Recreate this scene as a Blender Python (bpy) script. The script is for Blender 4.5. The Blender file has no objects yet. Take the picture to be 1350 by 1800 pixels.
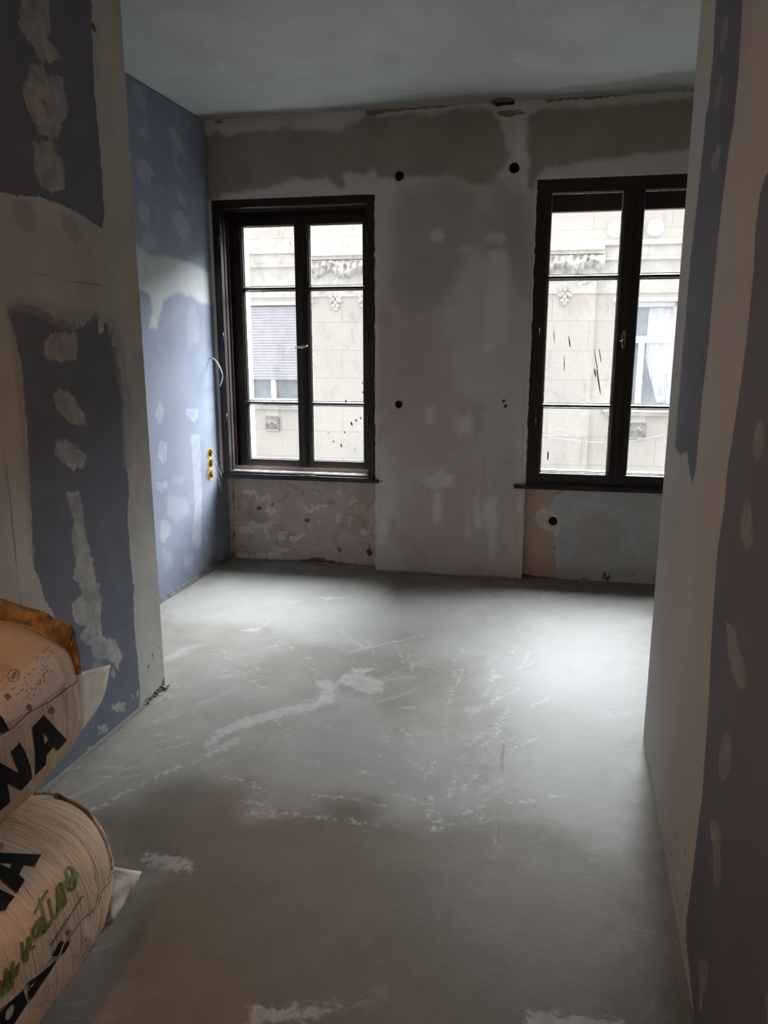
import bpy, bmesh, math, random
import numpy as np
from mathutils import Vector, Matrix

# ------------------------------------------------------------------ camera, world, lamp, exposure
SC = bpy.context.scene
COL = SC.collection
F_PX, CX, CY = 1350.0, 675.0, 900.0
YAW, PIT = math.radians(13.43), math.radians(12.33)
CAM = np.array([0.0, 0.0, 1.6])
Fv = np.array([-math.sin(YAW)*math.cos(PIT), math.cos(YAW)*math.cos(PIT), -math.sin(PIT)])
Rv = np.array([math.cos(YAW), math.sin(YAW), 0.0])
Uv = np.cross(Rv, Fv)
cam = bpy.data.cameras.new('camera')
camo = bpy.data.objects.new('camera', cam); COL.objects.link(camo)
cam.sensor_fit = 'VERTICAL'; cam.sensor_height = 36.0; cam.lens = 27.0
cam.clip_start = 0.02; cam.clip_end = 200
camo.matrix_world = Matrix(((Rv[0], Uv[0], -Fv[0], CAM[0]), (Rv[1], Uv[1], -Fv[1], CAM[1]), (Rv[2], Uv[2], -Fv[2], CAM[2]), (0, 0, 0, 1)))
SC.camera = camo

SKY_STRENGTH = 1.65
SUN_STRENGTH = 58.0
SUN_COLOR = (0.87, 0.935, 1.0)
SUN_ELEV, SUN_AZ, SUN_SIZE = 54.0, 34.0, 75.0
SKY_COLOR = (0.98, 0.97, 1.0, 1)
BULB_POWER = 11.5
BULB_COLOR = (1.0, 0.52, 0.24)
BULB_POS = (-1.15, 0.72, 1.50)
EXPOSURE = 0.50

world = bpy.data.worlds.new('overcast_sky'); SC.world = world
world.use_nodes = True
bg = world.node_tree.nodes['Background']
bg.inputs[0].default_value = SKY_COLOR
bg.inputs[1].default_value = SKY_STRENGTH
# bright veiled part of the overcast sky over the roofs across the street
sl = bpy.data.lights.new('veiled_sun', 'SUN'); sl.energy = SUN_STRENGTH; sl.color = SUN_COLOR; sl.angle = math.radians(SUN_SIZE)
so_ = bpy.data.objects.new('veiled_sun', sl); COL.objects.link(so_); so_.location = (2, 12, 12)
_d = Vector((math.sin(math.radians(SUN_AZ))*math.cos(math.radians(SUN_ELEV)), math.cos(math.radians(SUN_AZ))*math.cos(math.radians(SUN_ELEV)), math.sin(math.radians(SUN_ELEV))))
so_.rotation_euler = _d.to_track_quat('Z', 'Y').to_euler()
SC.cycles.diffuse_bounces = 8; SC.cycles.max_bounces = 14; SC.cycles.transparent_max_bounces = 16
SC.view_settings.view_transform = 'Standard'
SC.view_settings.look = 'None'
SC.view_settings.gamma = 1.0
SC.view_settings.exposure = EXPOSURE
SC.view_settings.use_curve_mapping = False

# ------------------------------------------------------------------ frames
A = math.radians(1.8)
P0 = np.array([-1.299, 5.175, 0.0])
Tv = np.array([math.cos(A), math.sin(A), 0.0]); Nv = np.array([-math.sin(A), math.cos(A), 0.0])
def W(s, n, z): return P0 + Tv*s + Nv*n + np.array([0, 0, z])
XL, XR, XI, ZC = -1.817, 0.37, -2.462, 3.06
YJL, YJR = 3.085, 3.086
def ray(x, y): return Fv + Rv*(x-CX)/F_PX - Uv*(y-CY)/F_PX
def on_x(X):
    def f(x, y):
        d = ray(x, y); q = CAM + d*(X-CAM[0])/d[0]; return (q[1], q[2])
    return f
def on_floor(x, y):
    d = ray(x, y); q = CAM + d*(0-CAM[2])/d[2]; return (q[0], q[1])
def on_ceiling(x, y):
    d = ray(x, y); q = CAM + d*(ZC-CAM[2])/d[2]; return (q[0], q[1])
def on_back(n=0.0):
    def f(x, y):
        d = ray(x, y); p = P0+Nv*n; q = CAM + d*(((p-CAM)@Nv)/(d@Nv)); return (float((q-p)@Tv), float(q[2]))
    return f

# ------------------------------------------------------------------ helpers: objects
def tag(o, label=None, cat=None, group=None, kind=None):
    if label: o['label'] = label
    if cat: o['category'] = cat
    if group: o['group'] = group
    if kind: o['kind'] = kind
    return o
def empty(name, loc=(0, 0, 0), rz=0.0):
    o = bpy.data.objects.new(name, None); COL.objects.link(o)
    o.location = loc; o.rotation_euler = (0, 0, rz); o.empty_display_size = 0.1
    return o
def link(name, me, mats, parent=None, smooth=False):
    o = bpy.data.objects.new(name, me); COL.objects.link(o)
    if not isinstance(mats, (list, tuple)): mats = [mats]
    for m in mats: me.materials.append(m)
    if parent: o.parent = parent
    if smooth:
        for p in me.polygons: p.use_smooth = True
    return o
class MB:
    def __init__(s): s.bm = bmesh.new()
    def box(s, x0, x1, y0, y1, z0, z1, bev=0.0):
        b = bmesh.new()
        vs = [b.verts.new((x, y, z)) for x in (x0, x1) for y in (y0, y1) for z in (z0, z1)]
        for f in ((0, 1, 3, 2), (4, 6, 7, 5), (0, 4, 5, 1), (2, 3, 7, 6), (0, 2, 6, 4), (1, 5, 7, 3)):
            b.faces.new([vs[i] for i in f])
        bmesh.ops.recalc_face_normals(b, faces=b.faces)
        if bev > 0: bmesh.ops.bevel(b, geom=b.edges[:], offset=bev, segments=2, affect='EDGES', profile=0.6)
        s.merge(b); return s
    def merge(s, b):
        me = bpy.data.meshes.new('tmp'); b.to_mesh(me); b.free(); s.bm.from_mesh(me); bpy.data.meshes.remove(me)
    def prism(s, pts, axis, a0, a1, bev=0.0):
        """closed outline pts (2D) extruded along axis 'x','y' or 'z'"""
        b = bmesh.new()
        def mk(p, t):
            if axis == 'x': return (t, p[0], p[1])
            if axis == 'y': return (p[0], t, p[1])
            return (p[0], p[1], t)
        v0 = [b.verts.new(mk(p, a0)) for p in pts]; v1 = [b.verts.new(mk(p, a1)) for p in pts]
        n = len(pts)
        b.faces.new(v0); b.faces.new(v1[::-1])
        for i in range(n): b.faces.new((v0[i], v1[i], v1[(i+1) % n], v0[(i+1) % n]))
        bmesh.ops.recalc_face_normals(b, faces=b.faces)
        if bev > 0: bmesh.ops.bevel(b, geom=b.edges[:], offset=bev, segments=2, affect='EDGES')
        s.merge(b); return s
    def tube(s, pts, r, seg=8, taper=None):
        b = bmesh.new(); pts = [Vector(p) for p in pts]; rings = []
        up = Vector((0.13, 0.21, 0.97))
        for i, p in enumerate(pts):
            d = (pts[min(i+1, len(pts)-1)] - pts[max(i-1, 0)]).normalized()
            x = d.cross(up)
            if x.length < 1e-3: x = d.cross(Vector((1, 0, 0)))
            x.normalize(); y = d.cross(x).normalized()
            rr = r if taper is None else r*taper[i]
            rings.append([b.verts.new(p + x*rr*math.cos(2*math.pi*k/seg) + y*rr*math.sin(2*math.pi*k/seg)) for k in range(seg)])
        for i in range(len(rings)-1):
            for k in range(seg): b.faces.new((rings[i][k], rings[i][(k+1) % seg], rings[i+1][(k+1) % seg], rings[i+1][k]))
        b.faces.new(rings[0][::-1]); b.faces.new(rings[-1])
        bmesh.ops.recalc_face_normals(b, faces=b.faces)
        s.merge(b); return s
    def lathe(s, prof, center=(0, 0, 0), axis='z', seg=24):
        """prof: list of (radius, height)"""
        b = bmesh.new(); rings = []
        def mk(r, h, a):
            c, t = r*math.cos(a), r*math.sin(a)
            v = {'z': (c, t, h), 'y': (c, h, t), 'x': (h, c, t)}[axis]
            return (v[0]+center[0], v[1]+center[1], v[2]+center[2])
        for r, h in prof:
            if r < 1e-6: rings.append([b.verts.new(mk(0, h, 0))])
            else: rings.append([b.verts.new(mk(r, h, 2*math.pi*k/seg)) for k in range(seg)])
        for i in range(len(rings)-1):
            p, q = rings[i], rings[i+1]
            for k in range(seg):
                k2 = (k+1) % seg
                if len(p) == 1 and len(q) == 1: continue
                if len(p) == 1: b.faces.new((p[0], q[k2], q[k]))
                elif len(q) == 1: b.faces.new((p[k], p[k2], q[0]))
                else: b.faces.new((p[k], p[k2], q[k2], q[k]))
        bmesh.ops.recalc_face_normals(b, faces=b.faces)
        s.merge(b); return s
    def build(s, name, mats, parent=None, smooth=False):
        me = bpy.data.meshes.new(name); s.bm.to_mesh(me); s.bm.free()
        return link(name, me, mats, parent, smooth)
def spline(pts, n=8):
    """Catmull-Rom through points"""
    P = [np.array(p, float) for p in pts]; P = [2*P[0]-P[1]] + P + [2*P[-1]-P[-2]]
    out = []
    for i in range(1, len(P)-2):
        for k in range(n):
            t = k/n
            out.append(0.5*((2*P[i]) + (-P[i-1]+P[i+1])*t + (2*P[i-1]-5*P[i]+4*P[i+1]-P[i+2])*t*t + (-P[i-1]+3*P[i]-3*P[i+1]+P[i+2])*t**3))
    out.append(P[-2]); return out

# ------------------------------------------------------------------ helpers: materials
def newmat(name):
    m = bpy.data.materials.new(name); m.use_nodes = True
    nt = m.node_tree; b = nt.nodes['Principled BSDF']
    return m, nt, b
def c4(c): return (c[0], c[1], c[2], 1.0)
def coords(nt, scale=(1, 1, 1), loc=(0, 0, 0)):
    tc = nt.nodes.new('ShaderNodeTexCoord'); mp = nt.nodes.new('ShaderNodeMapping')
    mp.inputs['Scale'].default_value = scale; mp.inputs['Location'].default_value = loc
    nt.links.new(tc.outputs['Object'], mp.inputs['Vector']); return mp.outputs[0]
def noise(nt, vec, scale, detail=4, rough=0.55, dist=0.0):
    n = nt.nodes.new('ShaderNodeTexNoise'); n.inputs['Scale'].default_value = scale
    n.inputs['Detail'].default_value = detail; n.inputs['Roughness'].default_value = rough
    n.inputs['Distortion'].default_value = dist
    nt.links.new(vec, n.inputs['Vector']); return n.outputs[0]
def math_(nt, op, a, b=None, c=None, clamp=False):
    n = nt.nodes.new('ShaderNodeMath'); n.operation = op; n.use_clamp = clamp
    for i, v in enumerate((a, b, c)):
        if v is None: continue
        if isinstance(v, (int, float)): n.inputs[i].default_value = v
        else: nt.links.new(v, n.inputs[i])
    return n.outputs[0]
def mixc(nt, fac, a, b):
    n = nt.nodes.new('ShaderNodeMix'); n.data_type = 'RGBA'
    if isinstance(fac, (int, float)): n.inputs[0].default_value = fac
    else: nt.links.new(fac, n.inputs[0])
    for i, v in ((6, a), (7, b)):
        if isinstance(v, tuple): n.inputs[i].default_value = c4(v)
        else: nt.links.new(v, n.inputs[i])
    return n.outputs[2]
def ramp(nt, v, lo, hi):
    n = nt.nodes.new('ShaderNodeMapRange'); n.inputs[1].default_value = lo; n.inputs[2].default_value = hi
    n.interpolation_type = 'SMOOTHSTEP'
    nt.links.new(v, n.inputs[0]); return n.outputs[0]
def bump(nt, b, h, dist, strength=1.0):
    n = nt.nodes.new('ShaderNodeBump'); n.inputs['Distance'].default_value = dist; n.inputs['Strength'].default_value = strength
    nt.links.new(h, n.inputs['Height']); nt.links.new(n.outputs[0], b.inputs['Normal'])
def simple(name, col, rough=0.6, var=0.12, vscale=6.0, bmp=0.0, bscale=60.0, metal=0.0, stretch=(1, 1, 1), spec=0.5):
    m, nt, b = newmat(name)
    v = coords(nt, stretch)
    n = noise(nt, v, vscale, 5)
    dk = tuple(max(0, x*(1-2*var)) for x in col); lt = tuple(min(1, x*(1+2*var)) for x in col)
    nt.links.new(mixc(nt, ramp(nt, n, 0.3, 0.7), dk, lt), b.inputs['Base Color'])
    b.inputs['Roughness'].default_value = rough; b.inputs['Metallic'].default_value = metal
    b.inputs['Specular IOR Level'].default_value = spec
    if bmp > 0: bump(nt, b, noise(nt, v, bscale, 4), bmp)
    return m
def layered(name, base, base2, nscale, layers, rough=0.75, bmp=0.002, stretch=(1, 1, 1), spec=0.3, fine=0.06, over=()):
    """base plaster/board colour with drifting variation, then layers read from signed-distance attributes.
    layer: (attribute, colour a, colour b, edge noise amplitude, edge width, opacity, noise scale, bump height)"""
    m, nt, b = newmat(name)
    v = coords(nt, stretch); v1 = coords(nt)
    col = mixc(nt, ramp(nt, noise(nt, v, nscale, 6, 0.6), 0.32, 0.68), base, base2)
    h = math_(nt, 'MULTIPLY', noise(nt, v1, 45, 5, 0.6), 0.35)
    for (oc, osc, olo, ohi, oop, ostr, orot, odist) in over:
        tc = nt.nodes.new('ShaderNodeTexCoord'); mp = nt.nodes.new('ShaderNodeMapping'); mp.vector_type = 'TEXTURE'
        mp.inputs['Rotation'].default_value = (0, 0, math.radians(orot)); mp.inputs['Scale'].default_value = ostr; mp.inputs['Location'].default_value = (osc*.37, osc*.11, osc*.23)
        nt.links.new(tc.outputs['Object'], mp.inputs['Vector'])
        on = noise(nt, mp.outputs[0], osc, 7, 0.68, odist)
        col = mixc(nt, math_(nt, 'MULTIPLY', ramp(nt, on, olo, ohi), oop), col, oc)
    for (att, ca, cb, amp, wid, op, ns, bh) in layers:
        a = nt.nodes.new('ShaderNodeAttribute'); a.attribute_name = att
        n = noise(nt, v1, ns, 6, 0.62, 0.3)
        d = math_(nt, 'MULTIPLY_ADD', math_(nt, 'SUBTRACT', n, 0.5), amp, a.outputs['Fac'])
        f = math_(nt, 'MULTIPLY', ramp(nt, d, -wid, wid), op)
        lc = mixc(nt, ramp(nt, noise(nt, v1, ns*0.45, 5, 0.65), 0.3, 0.7), ca, cb)
        col = mixc(nt, f, col, lc)
        h = math_(nt, 'MULTIPLY_ADD', f, bh, h)
    # fine grain
    g = noise(nt, v1, 180, 3, 0.7)
    gm = mixc(nt, ramp(nt, g, 0.25, 0.75), (1-fine*2,)*3, (1.0, 1.0, 1.0))
    mm = nt.nodes.new('ShaderNodeMix'); mm.data_type = 'RGBA'; mm.blend_type = 'MULTIPLY'; mm.inputs[0].default_value = 1
    nt.links.new(col, mm.inputs[6]); nt.links.new(gm, mm.inputs[7])
    nt.links.new(mm.outputs[2], b.inputs['Base Color'])
    b.inputs['Roughness'].default_value = rough; b.inputs['Specular IOR Level'].default_value = spec
    bump(nt, b, h, bmp)
    return m

# ------------------------------------------------------------------ helpers: traced marks as signed distance layers
def ell(cx, cy, rx, ry, rot=0, n=14, jag=0.0, seed=1):
    rd = random.Random(seed); r = math.radians(rot); o = []
    for k in range(n):
        a = 2*math.pi*k/n; j = 1+rd.uniform(-jag, jag)
        x, y = rx*math.cos(a)*j, ry*math.sin(a)*j
        o.append((cx+x*math.cos(r)-y*math.sin(r), cy+x*math.sin(r)+y*math.cos(r)))
    return o
def zz(pts, sc, ox, oy): return [(x/sc+ox, y/sc+oy) for x, y in pts]
def sdf_poly(U, V, poly, lim=0.2):
    out = np.full(U.shape, -lim)
    P = np.array(poly); lo = P.min(0)-lim; hi = P.max(0)+lim
    idx = np.where((U > lo[0]) & (U < hi[0]) & (V > lo[1]) & (V < hi[1]))[0]
    if len(idx) == 0: return out
    u = U[idx]; v = V[idx]; dm = np.full(u.shape, 1e9); ins = np.zeros(u.shape, bool)
    for i in range(len(P)):
        a = P[i]; b = P[(i+1) % len(P)]; e = b-a; l2 = e@e+1e-12
        t = np.clip(((u-a[0])*e[0]+(v-a[1])*e[1])/l2, 0, 1)
        dm = np.minimum(dm, np.hypot(u-a[0]-t*e[0], v-a[1]-t*e[1]))
        if a[1] != b[1]:
            c = ((a[1] > v) != (b[1] > v)) & (u < (b[0]-a[0])*(v-a[1])/(b[1]-a[1])+a[0]); ins ^= c
    out[idx] = np.clip(np.where(ins, dm, -dm), -lim, lim); return out
def sdf_line(U, V, pts, w, lim=0.2):
    out = np.full(U.shape, -lim); P = np.array(pts)
    lo = P.min(0)-lim; hi = P.max(0)+lim
    idx = np.where((U > lo[0]) & (U < hi[0]) & (V > lo[1]) & (V < hi[1]))[0]
    if len(idx) == 0: return out
    u = U[idx]; v = V[idx]; dm = np.full(u.shape, 1e9)
    for i in range(len(P)-1):
        a = P[i]; e = P[i+1]-a; t = np.clip(((u-a[0])*e[0]+(v-a[1])*e[1])/(e@e+1e-12), 0, 1)
        dm = np.minimum(dm, np.hypot(u-a[0]-t*e[0], v-a[1]-t*e[1]))
    out[idx] = np.clip(w-dm, -lim, lim); return out
def brk(lo, hi, step, extra=(), coarse=None):
    """axis values from lo to hi; coarse=(a,b): fine step only inside a..b"""
    if coarse is None: v = list(np.linspace(lo, hi, max(2, int(round((hi-lo)/step))+1)))
    else:
        a, b = coarse; v = list(np.linspace(a, b, int((b-a)/step)+1))
        if lo < a: v += list(np.linspace(lo, a, max(2, int((a-lo)/0.12)+1)))
        if hi > b: v += list(np.linspace(b, hi, max(2, int((hi-b)/0.12)+1)))
    ext = [e for e in extra if lo <= e <= hi]
    v = [x for x in v if all(abs(x-e) > step*0.3 for e in ext)] + ext
    v = sorted(v); o = [v[0]]
    for x in v[1:]:
        if x-o[-1] > 1e-5: o.append(x)
    return o
def surface(name, us, vs, pos, nin, layers, tomap, mats, rects=(), rounds=(), flip=False, warp=None, smooth=False):
    """grid surface with rectangular openings and round ragged drill holes; layers = {attr: [marks in photo pixels]}"""
    verts = []; uv = []; idx = {}
    def V(i, j):
        if (i, j) not in idx:
            idx[(i, j)] = len(uv); uv.append((us[i], vs[j]))
        return idx[(i, j)]
    faces = []; mi = []; blocks = []
    for (cu, cv, r, half, depth, jag) in rounds:
        i0 = min(range(len(us)), key=lambda k: abs(us[k]-(cu-half))); i1 = min(range(len(us)), key=lambda k: abs(us[k]-(cu+half)))
        j0 = min(range(len(vs)), key=lambda k: abs(vs[k]-(cv-half))); j1 = min(range(len(vs)), key=lambda k: abs(vs[k]-(cv+half)))
        blocks.append((i0, i1, j0, j1, cu, cv, r, depth, jag))
    for i in range(len(us)-1):
        for j in range(len(vs)-1):
            cu = (us[i]+us[i+1])/2; cv = (vs[j]+vs[j+1])/2
            if any(a < cu < b and c < cv < d for a, b, c, d in rects): continue
            if any(i0 <= i < i1 and j0 <= j < j1 for i0, i1, j0, j1, *_ in blocks): continue
            faces.append((V(i, j), V(i+1, j), V(i+1, j+1), V(i, j+1))); mi.append(0)
    dep = {}
    rd = random.Random(5)
    for (i0, i1, j0, j1, cu, cv, r, depth, jag) in blocks:
        per = [(i, j0) for i in range(i0, i1)]+[(i1, j) for j in range(j0, j1)]+[(i, j1) for i in range(i1, i0, -1)]+[(i0, j) for j in range(j1, j0, -1)]
        po = [V(i, j) for i, j in per]; ring = []; ring2 = []
        for i, j in per:
            a = math.atan2(vs[j]-cv, us[i]-cu); rr = r*(1+rd.uniform(-jag, jag))
            uv.append((cu+rr*math.cos(a), cv+rr*math.sin(a))); ring.append(len(uv)-1)
            uv.append((cu+rr*.97*math.cos(a), cv+rr*.97*math.sin(a))); ring2.append(len(uv)-1); dep[len(uv)-1] = depth
        n = len(per)
        for k in range(n):
            k2 = (k+1) % n
            faces.append((po[k], po[k2], ring[k2], ring[k])); mi.append(0)
            faces.append((ring[k], ring[k2], ring2[k2], ring2[k])); mi.append(1 if len(mats) > 1 else 0)
        faces.append(tuple(ring2)); mi.append(1 if len(mats) > 1 else 0)
    UV = np.array(uv)
    co = []
    for k, (u, v) in enumerate(uv):
        p = np.array(pos(u, v), float)
        if warp: p = p + np.array(warp(u, v))
        if k in dep: p = p + np.array(nin)*dep[k]
        co.append(p)
    me = bpy.data.meshes.new(name)
    if flip: faces = [f[::-1] for f in faces]
    me.from_pydata([tuple(c) for c in co], [], faces)
    for p, m_ in zip(me.polygons, mi): p.material_index = m_
    for att, marks in layers.items():
        d = np.full(len(UV), -0.2)
        for mk in marks:
            if mk[0] == 'l': d = np.maximum(d, sdf_line(UV[:, 0], UV[:, 1], [tomap(*p) for p in mk[2:]], mk[1]))
            elif mk[0] == 'raw': d = np.maximum(d, sdf_poly(UV[:, 0], UV[:, 1], mk[1]))
            elif mk[0] == 'cut': d = np.minimum(d, -sdf_poly(UV[:, 0], UV[:, 1], [tomap(*p) for p in mk[1]]))
            else: d = np.maximum(d, sdf_poly(UV[:, 0], UV[:, 1], [tomap(*p) for p in mk]))
        at = me.attributes.new(att, 'FLOAT', 'POINT'); at.data.foreach_set('value', d.astype(np.float32))
    me.update()
    return link(name, me, mats, smooth=smooth)
def slab(name, x0, x1, y0, y1, z0, z1, mat, kind='structure'):
    o = MB().box(x0, x1, y0, y1, z0, z1).build(name, mat); o['kind'] = kind; return o

# ------------------------------------------------------------------ materials
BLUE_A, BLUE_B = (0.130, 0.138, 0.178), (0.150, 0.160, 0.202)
PUT_A, PUT_B = (0.40, 0.385, 0.35), (0.50, 0.485, 0.45)
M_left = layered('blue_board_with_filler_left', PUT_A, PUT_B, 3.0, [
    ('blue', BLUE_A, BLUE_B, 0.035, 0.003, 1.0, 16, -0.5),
    ('thin', (0.33, 0.32, 0.31), (0.25, 0.26, 0.29), 0.05, 0.012, 0.6, 22, 0.1),
    ('patch', (0.27, 0.265, 0.265), (0.47, 0.45, 0.42), 0.05, 0.005, 0.85, 34, 0.8),
    ('dirt', (0.10, 0.08, 0.055), (0.19, 0.16, 0.12), 0.03, 0.003, 0.95, 40, -0.6),
    ('line', (0.12, 0.11, 0.10), (0.25, 0.22, 0.2), 0.008, 0.003, 0.85, 30, -0.8)], bmp=0.003, over=[((0.33, 0.31, 0.28), 3.0, .5, .66, .4, (1, 1, 2), 0, .8), ((0.52, 0.50, 0.47), 9, .6, .74, .35, (1, 1, 2.5), 0, 1)])
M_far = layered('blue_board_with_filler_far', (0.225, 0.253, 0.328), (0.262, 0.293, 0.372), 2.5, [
    ('thin', (0.36, 0.39, 0.45), (0.42, 0.44, 0.49), 0.10, 0.03, 0.55, 14, 0.1),
    ('patch', (0.34, 0.365, 0.43), (0.45, 0.47, 0.51), 0.06, 0.007, 0.65, 30, 0.5),
    ('band', (0.50, 0.53, 0.53), (0.56, 0.57, 0.56), 0.05, 0.02, 0.9, 14, 0.3),
    ('line', (0.05, 0.05, 0.06), (0.1, 0.1, 0.11), 0.006, 0.003, 0.9, 30, -0.6)], bmp=0.002)
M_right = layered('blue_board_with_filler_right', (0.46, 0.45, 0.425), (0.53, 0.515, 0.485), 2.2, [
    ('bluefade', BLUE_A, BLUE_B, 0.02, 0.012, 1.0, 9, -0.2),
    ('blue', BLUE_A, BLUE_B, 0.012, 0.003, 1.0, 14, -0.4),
    ('patch', (0.24, 0.24, 0.26), (0.36, 0.35, 0.34), 0.02, 0.005, 0.75, 28, 0.5),
    ('streak', (0.5, 0.48, 0.45), (0.60, 0.58, 0.54), 0.010, 0.004, 0.55, 20, 0.5),
    ('dirt', (0.16, 0.12, 0.08), (0.26, 0.21, 0.16), 0.03, 0.004, 0.85, 60, -0.4)], bmp=0.0025, stretch=(1, 1, 0.3))
M_back = layered('smoothed_plaster', (0.57, 0.515, 0.48), (0.65, 0.60, 0.57), 1.7, [
    ('pale', (0.60, 0.59, 0.555), (0.67, 0.66, 0.62), 0.16, 0.05, 0.85, 5, 0.1),
    ('pink', (0.46, 0.385, 0.365), (0.52, 0.45, 0.43), 0.3, 0.12, 0.75, 3, 0.0),
    ('damp', (0.275, 0.26, 0.22), (0.34, 0.32, 0.275), 0.09, 0.022, 0.95, 7, 0.0),
    ('dampsoft', (0.37, 0.345, 0.31), (0.42, 0.395, 0.36), 0.25, 0.09, 0.75, 4, 0.0),
    ('brush', (0.70, 0.70, 0.685), (0.78, 0.775, 0.76), 0.08, 0.025, 0.7, 9, 0.1),
    ('crack', (0.16, 0.12, 0.08), (0.27, 0.21, 0.15), 0.05, 0.004, 0.9, 26, -0.8),
    ('black', (0.02, 0.018, 0.015), (0.06, 0.05, 0.04), 0.02, 0.003, 1.0, 40, -1.0),
    ('edge', (0.68, 0.68, 0.67), (0.78, 0.78, 0.77), 0.02, 0.004, 0.7, 30, 0.3)],
    bmp=0.002, stretch=(1, 1, 0.6), over=[((0.45, 0.395, 0.36), 2.4, .50, .62, .55, (1, 1, 1.6), 0, .8), ((0.66, 0.63, 0.605), 3.4, .54, .66, .45, (1, 1, 2.0), 0, .8), ((0.66, 0.65, 0.63), 11, .62, .74, .30, (1, 1, 2.5), 0, 1)])
M_ceil = layered('skimmed_ceiling', (0.45, 0.475, 0.455), (0.53, 0.555, 0.535), 1.2, [
    ('pale', (0.50, 0.54, 0.53), (0.46, 0.51, 0.50), 0.14, 0.05, 0.6, 6, 0.1),
    ('brown', (0.27, 0.27, 0.235), (0.34, 0.34, 0.30), 0.10, 0.05, 0.85, 7, 0.0),
    ('speck', (0.10, 0.09, 0.08), (0.14, 0.12, 0.10), 0.01, 0.003, 0.9, 40, -0.3)], bmp=0.0015, over=[((0.40, 0.41, 0.385), 1.5, .48, .62, .5, (1, 1.3, 1), 10, .5), ((0.60, 0.63, 0.62), 4, .56, .70, .4, (2, 1, 1), 10, .8)])
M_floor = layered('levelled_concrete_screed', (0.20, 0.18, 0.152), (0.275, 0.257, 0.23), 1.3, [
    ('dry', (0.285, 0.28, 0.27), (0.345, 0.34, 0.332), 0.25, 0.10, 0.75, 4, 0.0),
    ('dark', (0.100, 0.074, 0.048), (0.145, 0.112, 0.078), 0.26, 0.10, 0.88, 4, 0.0),  # brown stains, widened to paint the light falloff into the foreground
    ('stain', (0.19, 0.165, 0.14), (0.26, 0.235, 0.205), 0.09, 0.03, 0.42, 12, 0.0),
    ('splash', (0.40, 0.40, 0.385), (0.54, 0.54, 0.52), 0.11, 0.012, 0.50, 38, 0.3),
    ('scratch_contact', (0.09, 0.08, 0.07), (0.19, 0.17, 0.15), 0.02, 0.005, 0.65, 40, -0.4)],
    rough=0.6, bmp=0.003, spec=0.35, fine=0.07, over=[
    ((0.18, 0.155, 0.125), 1.6, .50, .66, .5, (1, 1, 1), 0, .6), ((0.19, 0.17, 0.145), 5.5, .52, .66, .45, (1, 1.8, 1), 25, 1.0), ((0.42, 0.415, 0.395), 4.0, .52, .70, .45, (1.0, 2.4, 1), -35, 1.2),
    ((0.46, 0.455, 0.44), 16, .58, .70, .45, (1, 3, 1), -60, 1.5), ((0.13, 0.11, 0.09), 26, .64, .74, .5, (1, 1, 1), 0, .5)])
M_nicheL = layered('stripped_paint_plaster', (0.47, 0.39, 0.325), (0.58, 0.50, 0.435), 6.0, [
    ('flake', (0.80, 0.75, 0.70), (0.70, 0.65, 0.60), 0.16, 0.004, 0.8, 26, 0.5),
    ('pink', (0.48, 0.28, 0.23), (0.54, 0.33, 0.27), 0.01, 0.004, 0.9, 20, 0.2),
    ('dark', (0.05, 0.04, 0.03), (0.10, 0.08, 0.06), 0.04, 0.008, 0.95, 26, -0.8)], bmp=0.004, over=[((0.36, 0.28, 0.23), 5, .52, .62, .6, (1, 1, 1), 0, 1), ((0.74, 0.68, 0.63), 17, .60, .64, .7, (1, 1, 1), 0, 1.5)])
M_nicheR = layered('patched_niche_plaster', (0.54, 0.40, 0.32), (0.60, 0.45, 0.37), 3.0, [
    ('grey', (0.50, 0.52, 0.53), (0.58, 0.595, 0.605), 0.02, 0.004, 1.0, 20, 0.4),
    ('greywarm', (0.43, 0.415, 0.40), (0.47, 0.455, 0.45), 0.10, 0.05, 0.7, 5, 0.0),
    ('putty', (0.60, 0.54, 0.47), (0.72, 0.66, 0.59), 0.03, 0.004, 0.95, 30, 0.6),
    ('foam', (0.45, 0.26, 0.03), (0.66, 0.42, 0.07), 0.03, 0.004, 0.95, 30, 0.8),
    ('crack', (0.05, 0.04, 0.035), (0.12, 0.1, 0.09), 0.012, 0.003, 0.9, 40, -0.8)], bmp=0.003)
M_hole = simple('dark_hole_lining', (0.10, 0.085, 0.07), 0.9, 0.3, 20, 0.003)
M_plain = simple('bare_plaster', (0.42, 0.40, 0.37), 0.85, 0.08, 3, 0.001, 50)
M_wood = simple('dark_stained_window_wood', (0.010, 0.006, 0.005), 0.42, 0.25, 4, 0.0006, 70, stretch=(1, 1, 0.15))
M_wood2 = simple('worn_brown_window_lining', (0.030, 0.017, 0.015), 0.5, 0.3, 5, 0.0006, 70, stretch=(1, 1, 0.15))
M_hilite_putty = simple('pale_highlight_putty', (0.38, 0.35, 0.33), 0.7, 0.3, 30)  # pale tone for the painted rail highlights and the glazing putty
M_brass = simple('worn_brass', (0.50, 0.42, 0.27), 0.35, 0.15, 20, metal=0.7)
M_stone = None
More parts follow.
